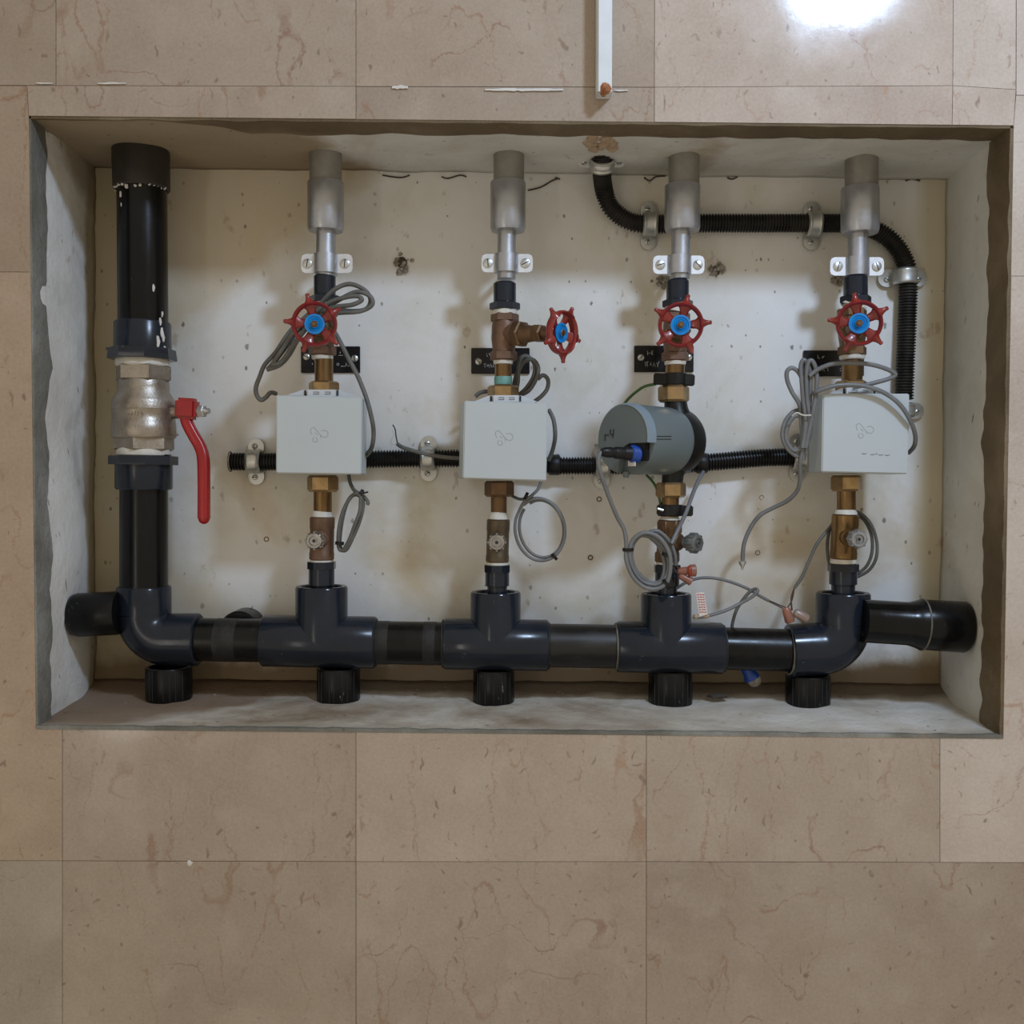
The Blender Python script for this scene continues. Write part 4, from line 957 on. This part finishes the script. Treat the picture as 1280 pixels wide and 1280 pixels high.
conduit([(751, 192, .146), (752, 205, .155), (753, 225, .185), (757, 245, YK - .004), (766, 262, YK), (786, 276, YK), (812, 280, YK), (880, 279, YK), (950, 279, YK), (1020, 279, YK), (1065, 280, YK), (1092, 287, YK), (1113, 300, YK), (1128, 320, YK), (1135, 345, YK), (1134, 400, YK), (1132, 450, YK), (1130, 500, YK)], .0132, mat=DUSTC, lab='black corrugated conduit dropping from the niche top and bending down at right')
def saddle(px, py, horiz, lab, y=YK, L=58, w_=20, nrm=None, axis=None, screws=True, cr=.0145):
    """strap over the conduit with two eared wings. horiz: the conduit runs level"""
    t = thing('conduit_saddle', P(px, py, y), lab, 'clamp', 'zinc saddles holding the black conduits')
    c = P(px, py, y); nrm = nrm or Vector((0, -1, 0))
    ax_ = axis or (Vector((1, 0, 0)) if horiz else Vector((0, 0, 1))); sd = ax_.cross(nrm).normalized(); nrm = sd.cross(ax_).normalized() if False else nrm
    k = SC(y); hw = w_ / 2 * k; base = -(YB - y) + .003 if nrm.y < -.99 else -.012; H = L / 2 * k
    def sec(q, h, wd): return [c + sd * q + nrm * h - ax_ * wd, c + sd * q + nrm * h + ax_ * wd]
    # strap: three ridges across its width
    m = MB(); vs = []; fs = []; na = 22; cols = [(-1, 0), (-.7, .0016), (-.45, .0004), (0, .0018), (.45, .0004), (.7, .0016), (1, 0)]
    for i in range(na + 1):
        a = PI * i / na
        for (s_, e) in cols: vs.append(c + sd * math.cos(a) * (cr + .0006 + e) + nrm * (math.sin(a) * (cr + .0006 + e)) + ax_ * hw * .86 * s_)
    nc = len(cols)
    for i in range(na):
        for j in range(nc - 1): q = i * nc + j; fs.append((q, q + 1, q + nc + 1, q + nc))
    m.add(vs, fs)
    # foot of the strap to wall
    o = m.build('strap', ZINC, t, sharp=50); sm = o.modifiers.new('thickness', 'SOLIDIFY'); sm.thickness = .0012; sm.offset = 1
    for sg in (-1, 1):
        m = MB(); outl = [(cr - .001, -hw * .86), (cr + .003, -hw)]
        nn = 10
        for i in range(nn + 1):
            a = -PI / 2 + PI * i / nn; outl.append((H - hw + math.cos(a) * hw, math.sin(a) * hw))
        outl += [(cr + .003, hw), (cr - .001, hw * .86)]
        q0 = [c + sd * sg * a + ax_ * b + nrm * (base + .0035) for a, b in outl]; q1 = [p - nrm * .0035 for p in q0]
        m.prism(q0, q1)
        m.prism([c + sd * sg * a + ax_ * b + nrm * e for a, b, e in ((cr - .0008, -hw * .86, .001), (cr + .0012, -hw * .86, .001), (cr + .0012, hw * .86, .001), (cr - .0008, hw * .86, .001))], [c + sd * sg * a + ax_ * b + nrm * (base + .001) for a, b in ((cr - .0008, -hw * .86), (cr + .0012, -hw * .86), (cr + .0012, hw * .86), (cr - .0008, hw * .86))])
        wg = m.build('wing', ZINC, t)
        # raised boss plus screw
        p = c + sd * sg * (H - hw * .95) + nrm * (base + .0038)
        screw(wg, p - ax_ * hw * .15, .0042, nrm, ang=random.uniform(0, 3))
saddle(318, 577, True, 'zinc saddle at the open left end of the lower conduit')
saddle(535, 573, True, 'zinc saddle on the lower conduit between the two left meter covers', L=57)
saddle(753, 582, True, 'zinc saddle on the lower conduit behind the round meter')
saddle(999, 572, True, 'zinc saddle on the lower conduit behind the cable bundle, left of the last meter cover', L=60)
saddle(812, 280, True, 'zinc saddle on the upper conduit left of the third silver pipe', L=60)
saddle(1017, 280, True, 'zinc saddle on the upper conduit left of the rightmost silver pipe', L=60)
saddle(1131, 346, False, 'shiny zinc saddle on the upper conduit where it turns downwards', L=60, w_=22)
saddle(1128, 513, False, 'zinc saddle half hidden behind the right edge of the last meter cover', L=60)
saddle(752.5, 205, False, 'zinc saddle at the niche top where the upper conduit begins', y=.157, L=60, w_=17, nrm=Vector((0, -.72, -.69)), axis=Vector((0, -.69, .72)))
# expanding foam plug round the conduit mouth
m = MB()
for i in range(26):
    py_ = random.uniform(172, 194); q = P(random.uniform(736, 768), py_, .45 * 1280 / (602 - py_) - 1.28); m.ball(q, random.uniform(.004, .009), 1.0, 1.3, .5, 8, .3)
tag(m.build('sealing_foam', TAN, sharp=30), 'lumpy tan sealant around the conduit mouth in the niche top', 'sealant')

# ------------------------------------------------------------------ cables
def cable(paths, lab, r=.0030, mat=CABLE, name='signal_cable', cat='cable', group='thin grey signal cables'):
    m = MB()
    for p in paths: m.tube([P(*q) for q in p], r, 9, 8)
    return tag(m.build(name, mat, sharp=80), lab, cat, group)
def tie(o, px, py, y, dx, dz, r=.006, mat=RUBBER, w_=.0022):
    m = MB(); c = P(px, py, y); d = Vector((dx, 0, dz)).normalized()
    m.lathe(c - d * w_, d, [(0, r * .94), (.0002, r), (2 * w_ - .0002, r), (2 * w_, r * .94)], 16)
    m.build('cable_tie', mat, o)
    return m
def loop(cx, cy, rx, ry, y, a0=0, a1=360, n=14, rot=0, yv=0.0):
    out = []
    for i in range(n + 1):
        a = R(a0 + (a1 - a0) * i / n); x = math.cos(a) * rx; z = math.sin(a) * ry; c, s = math.cos(R(rot)), math.sin(R(rot))
        out.append((cx + x * c - z * s, cy - (x * s + z * c), y + yv * math.sin(a)))
    return out
# column 1, upper: hank woven through the wheel
cable([
    [(345, 492, .13), (338, 491, .12), (332, 497, .12), (326, 500, .12), (321, 494, .12), (320, 484, .12), (325, 470, .12), (331, 456, .115), (345, 440, .115), (362, 415, .11), (380, 398, .105), (400, 380, .10), (418, 362, .095), (437, 355, .095), (455, 362, .095), (463, 374, .095), (458, 386, .095), (440, 389, .10), (415, 386, .10), (395, 392, .10), (375, 410, .105), (360, 430, .11), (345, 450, .11), (334, 462, .11)],
    [(334, 462, .11), (350, 456, .106), (362, 443, .106), (372, 425, .10), (388, 402, .098), (402, 388, .095), (420, 377, .09), (445, 365, .09), (462, 370, .09), (465, 381, .09), (450, 389, .09), (425, 391, .09), (400, 394, .095), (382, 412, .10), (366, 432, .10), (352, 452, .10), (340, 456, .102)],
    [(340, 456, .102), (352, 438, .10), (370, 412, .096), (392, 392, .092), (412, 378, .088), (430, 372, .086), (446, 370, .086), (452, 375, .086), (440, 381, .086), (422, 383, .088), (405, 388, .09)],
    [(405, 388, .09), (398, 395, .10), (408, 405, .115), (416, 412, .115), (424, 425, .112), (434, 445, .11), (447, 470, .105), (457, 495, .10), (464, 520, .10), (467, 540, .11), (465, 558, .12), (459, 568, .14), (451, 573, .15)],
], 'grey cable hank looped through the leftmost handwheel and down the meter cover side', .0031, CABLED)
o = cable([[(436, 594, .14), (438, 604, .13), (443, 613, .12), (450, 618, .115), (440, 620, .115), (430, 636, .115), (424, 658, .115), (423, 682, .12), (428, 688, .12), (436, 676, .115), (444, 655, .11), (450, 638, .11), (451, 620, .11)],
           [(451, 620, .11), (444, 617, .112), (434, 628, .118), (427, 655, .12), (425, 682, .125), (432, 688, .12), (441, 672, .115), (450, 650, .115), (454, 630, .115), (450, 617, .115), (456, 622, .115), (460, 628, .112), (459, 631, .112)]],
          'small tied grey cable loop hanging below the leftmost meter cover', .0026, CABLED)
tie(o, 451, 617, .114, 1, -.6, .0062); tie(o, 424.5, 679, .12, .1, 1, .0062)
m = MB(); m.tube([P(448, 618, .11), P(460, 615, .108)], .0012, 6, 1); m.build('cable_tie', RUBBER, o)
# column 2
o = cable([[(610, 489, .165), (600, 491, .165), (594, 496, .165)],
       [(640, 500, .155), (647, 480, .155), (648, 460, .155), (652, 447, .155), (660, 446, .155), (668, 455, .155), (667, 470, .155), (658, 485, .155), (648, 494, .155)],
       [(648, 494, .155), (660, 489, .15), (669, 476, .15), (673, 462, .15), (668, 451, .15), (659, 450, .152), (650, 458, .16), (646, 475, .16), (641, 490, .16)],
       [(672, 474, .155), (679, 469, .155), (685, 475, .155), (684, 486, .155), (677, 495, .155), (668, 502, .155)],
       [(652, 455, .162), (645, 470, .165), (643, 485, .165), (650, 497, .16)],
       [(686, 512, .13), (692, 525, .125), (694, 545, .125), (691, 562, .14), (686, 575, .15)]],
      'grey cable bunched behind the sideways valve and down the second meter cover', .0030, CABLED)
o = cable([[(578, 573, .175), (560, 572, .178), (545, 570, .178), (530, 567, .178), (515, 563, .178), (503, 559, .18), (497, 555, .185)]], 'cut grey cable end with bare wires sticking out left of the second meter cover', .0029, CABLED)
m = MB(); m.tube([P(497, 555, .185), P(495, 545, .186), P(494, 537, .186), P(491, 531, .186)], .0009, 6, 5); m.build('bare_wire', INK, o)
m = MB(); m.tube([P(497, 555, .185), P(490, 555, .186), P(489, 551, .186), P(492, 544, .186), P(491, 537, .186)], .0009, 6, 5); m.build('bare_wire', TAPE, o)
o = cable([[(676, 603, .15), (672, 612, .14), (664, 620, .13), (656, 626, .13)] + loop(675, 662, 31, 39, .13, 128, 480, 20, 8)[1:] + [(656, 628, .135)],
       loop(677, 661, 27.5, 36, .135, 128, 470, 20, 10), [(640, 620, .155), (650, 624, .145), (662, 623, .135), (680, 624, .13), (694, 634, .13), (703, 650, .13)]],
      'round tied coil of grey cable hanging right of the second stop valve', .0022, CABLE)
tie(o, 657.5, 620, .13, 1, -.5, .0055); tie(o, 693, 696, .13, 1, .9, .0055)
# column 3
o = cable([[(752, 565, .052), (749, 570, .05), (748, 580, .05), (752, 595, .055), (760, 618, .065), (771, 645, .075), (780, 662, .08), (783, 680, .08), (783, 700, .08), (792, 722, .08), (808, 735, .08), (824, 735, .08), (834, 727, .08), (838, 710, .08), (836, 690, .08), (824, 672, .08), (806, 666, .08), (792, 674, .08), (787, 690, .08), (790, 708, .083), (802, 726, .085), (820, 731, .085), (832, 722, .085), (836, 705, .085), (831, 688, .088), (818, 674, .088), (802, 669, .088), (792, 678, .088)],
       [(792, 678, .09), (789, 695, .09), (796, 715, .09), (812, 728, .09), (826, 726, .09), (831, 710, .09), (828, 692, .09), (822, 680, .092), (810, 668, .094), (822, 664, .095), (836, 676, .095), (843, 692, .095), (844, 706, .10)],
       [(839, 680, .09), (847, 663, .10), (857, 642, .12), (865, 620, .14), (872, 603, .16), (879, 590, .185)]],
      'grey cable from the round meter ending in a tied coil over the third tee', .0029, CABLE)
tie(o, 785, 687, .083, 0, 1, .0075); tie(o, 834, 694, .087, .3, 1, .0075); tie(o, 833, 730, .084, .8, .6, .0080)
m = MB(); m.tube([P(843, 700, .10), P(846, 708, .105), P(853, 712, .11)], .0010, 6, 3); m.tube([P(843, 702, .10), P(843, 712, .105), P(852, 720, .11)], .0010, 6, 3); m.build('bare_wire', WIRE, o)
cn = MB(); cn.lathe(P(847, 714, .11), Vector((1, 0, .05)), [(0, .004), (.002, .005), (.016, .006), (.018, .0085), (.024, .0085), (.025, .007)], 14); cc = cn.build('gel_connector', CONN)
tag(cc, 'red-brown splice connector on the cable coil, upper one by the third stop valve', 'connector')
MB().lathe(P(862, 713.5, .110), Vector((1, -.8, .05)), [(0, .0078), (.004, .0078), (.005, .0068)], 20).build('round_cap', CONNR, cc)
cn = MB(); cn.lathe(P(849, 719, .11), Vector((1, 0, -.55)), [(0, .003), (.002, .0045), (.012, .0052), (.018, .006), (.019, .005)], 14)
tag(cn.build('gel_connector', CONN), 'small amber splice connector just below the red-brown one', 'connector')
# green earth wires
cable([[(820, 480, .135), (806, 483, .135), (795, 490, .14), (785, 499, .145), (778, 508, .15)]], 'short green wire from the upper earthing clamp to the round meter', .0020, WIREG, 'earth_wire', 'wire', None)
cable([[(808, 594, .15), (814, 600, .145), (820, 609, .14), (824, 622, .14), (826, 634, .14)]], 'short green wire below the round meter to the lower earthing clamp', .0018, WIREG, 'earth_wire', 'wire', None)
# loose cables over the run between third tee and right elbow
o = cable([[(838, 741, .16), (848, 734, .16), (860, 727, .16), (876, 722.5, .16), (895, 723, .16), (915, 728, .16), (935, 736, .16), (950, 745, .16), (961, 751, .16)]], 'pale grey cable arching up from the third tee towards the amber connectors', .0022, CABLE)
m = MB(); m.tube([P(960, 751, .16), P(970, 756, .16), P(984, 763, .155)], .0012, 6, 4); m.tube([P(960, 750, .16), P(974, 756, .16), P(984, 760, .155)], .0010, 6, 4); m.build('bare_wire', WIRE, o)
o = cable([[(866, 771, .125), (878, 771, .125), (892, 768, .13), (910, 762, .135), (926, 754, .14), (940, 746, .14), (947, 739, .14), (944, 736, .145), (936, 741, .15), (927, 752, .155), (920, 764, .16), (916, 778, .165), (914, 792, .17)]], 'pale grey cable with a paper tag, hooked into a loop above the right run', .0024, CABLE)
m = MB(); m.tube([P(868, 771, .125), P(886, 770, .127)], .0033, 8, 1); m.build('tape_wrap', TAN, o)
tg = MB(); q = [(870, 741), (880, 740), (884.5, 768), (874, 771)]; tg.prism([P(a, b, .122) for a, b in q], [P(a, b, .1232) for a, b in q]); pt_ = tg.build('paper_tag', PAPER); tag(pt_, 'small white paper tag with red print hanging beside the third tee', 'tag')
m = MB()
for i in range(8):
    y0 = 743.5 + i * 3.1; x0 = 871.3 + i * .42
    for sg in ((0, 2.6), (3.3, 5.8), (6.4, 8.6)): m.tube([P(x0 + sg[0], y0, .1218), P(x0 + sg[1] - random.uniform(0, .6), y0 - .2, .1218)], .0006, 4, 1)
m.build('red_print', REDINK, pt_)
# column 4: hank left of the cover
o = cable([[(1004, 575, .11), (1003, 550, .105), (1001, 520, .105), (999, 505, .10), (990, 490, .10), (984, 475, .10), (984, 464, .10), (991, 460, .10), (1000, 468, .10), (1005, 485, .10), (1006, 510, .10), (1005, 540, .10), (1003, 560, .10)],
       [(1003, 560, .10), (1007, 530, .098), (1004, 500, .096), (1002, 475, .095), (1001, 457, .095), (1005, 450, .095), (1011, 458, .095), (1013, 475, .095), (1012, 500, .096), (1010, 530, .098), (1007, 560, .10)],
       [(1007, 560, .10), (1013, 530, .095), (1018, 505, .09), (1021, 480, .09), (1020, 462, .09), (1015, 451, .09), (1010, 454, .09), (1008, 470, .092), (1009, 500, .094), (1012, 525, .096), (1009, 555, .10)],
       [(1000, 512, .11), (990, 516, .11), (981, 528, .11), (978, 545, .11), (984, 560, .11), (996, 570, .11), (1003, 566, .11), (1012, 545, .105), (1014, 525, .10)],
       [(1001, 520, .108), (992, 521, .108), (984, 534, .108), (983, 550, .108), (992, 563, .108), (1004, 560, .105)],
       [(1012, 470, .088), (1022, 462, .085), (1040, 455, .08), (1062, 453.5, .078), (1085, 455, .078), (1105, 460, .08), (1119, 467.5, .082), (1112, 473, .084), (1095, 478, .086), (1078, 482, .088), (1066, 484, .09)],
       [(1016, 492, .09), (1022, 489, .082), (1040, 483, .078), (1060, 481, .077), (1082, 483, .077), (1105, 491, .077), (1124, 505, .077), (1137, 524, .08), (1144, 543, .09), (1143, 557, .10), (1136, 566, .12)],
       [(1004, 560, .104), (1000, 580, .11), (1000, 600, .12), (996, 614, .13), (984, 626, .14), (966, 635, .15), (950, 644, .155), (938, 660, .16), (930, 680, .16), (928, 702, .16)]],
      'long grey cable hank tied beside the far-right meter cover and draped over it', .0030, CABLE)
m = MB(); m.tube([P(990, 520, .092), P(996, 516, .088), P(1004, 519, .088), P(1014, 519, .088)], .0011, 6, 4); m.build('cable_tie', TAPE, o)
m = MB(); m.lathe(P(928, 700, .16), Vector((0, 0, -1)), [(0, .0022), (.002, .0055), (.005, .0052), (.010, .002), (.014, .0014)], 12); m.build('wire_end', ZINC, o)
o = cable([[(1062, 638, .165), (1076, 642, .16), (1089, 656, .155), (1096, 678, .155), (1095, 698, .155), (1086, 713, .16), (1070, 722, .165)],
       [(1066, 641, .168), (1080, 650, .163), (1089, 668, .16), (1090, 690, .16), (1083, 708, .163), (1070, 718, .168)],
       [(1046, 646, .165), (1038, 660, .165), (1034, 680, .165), (1036, 702, .165), (1042, 714, .17)],
       [(1048, 640, .16), (1040, 656, .16), (1030, 668, .155), (1020, 682, .15), (1011, 702, .15), (1002, 722, .15), (993, 735, .15)]],
      'grey cable coiled behind the rightmost stop valve', .0023, CABLED)
m = MB(); m.tube([P(993, 735, .15), P(989, 748, .15), P(990, 763, .15)], .0012, 6, 4); m.tube([P(993, 735, .15), P(990, 750, .15), P(984, 760, .15)], .001, 6, 4); m.build('bare_wire', WIRE, o)
for (x, y_, ax_, lab) in ((982, 760, Vector((.35, 0, -1)), 'amber gel splice connector lying on the right run, left one of the pair'), (993, 765, Vector((1, 0, -.55)), 'amber gel splice connector lying on the right run, right one of the pair')):
    m = MB(); m.lathe(P(x, y_, .135), ax_, [(0, .0045), (.003, .0062), (.013, .0068), (.018, .0075), (.021, .006)], 12); tag(m.build('gel_connector', CONN if 'left one' in lab else worn('clear_gel', (.30, .24, .21), (.25, .17, .13), .25)), lab, 'connector')
# blue drain plug below the run
bp = thing('drain_plug', P(940, 860, .165), 'blue plastic plug poking out under the manifold between third tee and right elbow', 'plug')
d = (P(943, 853, .165) - P(930, 828, .165)); m = MB(); m.lathe(P(930, 828, .165), d, [(0, .009), (.018, .0095), (.022, .0115), (.026, .0115)], 18); m.build('plug_body', BLUED, bp)
m = MB(); m.lathe(P(941, 847, .165), d, [(0, .0105), (.008, .009), (.012, .006), (.0135, .002)], 14); m.build('plug_tip', RUBBLE, bp)

# ------------------------------------------------------------------ white trunking above the niche
tr = thing('cable_trunking', P(756, 115, 0), 'white plastic cable trunking ending above the niche with a rusty stub', 'trunking')
yt = -.024
a = P(746, 115, yt); b = P(765, 115, yt); zt = P(756, -420, yt).z
m = MB(); m.box(Vector(((a.x + b.x) / 2, yt / 2 + .0002, (a.z + zt) / 2)), (b.x - a.x) / 2, -yt / 2, (zt - a.z) / 2, None, .0012); m.build('body', TRUNK, tr)
m = MB(); m.box(Vector(((a.x + b.x) / 2 - .0008, yt - .0006, (a.z + .0 + zt) / 2)), (b.x - a.x) / 2 - .0025, .001, (zt - a.z) / 2, None, .0004); m.build('lid', TRUNK, tr)
m = MB(); m.ball(P(757, 111, yt - .002), .0068, 1, .6, 1.0, 12, .2); m.ball(P(755, 117, yt), .004, 1, .7, 1, 8, .3); m.build('rusty_stub', RUST, tr, sharp=25)

bpy.context.view_layer.update()
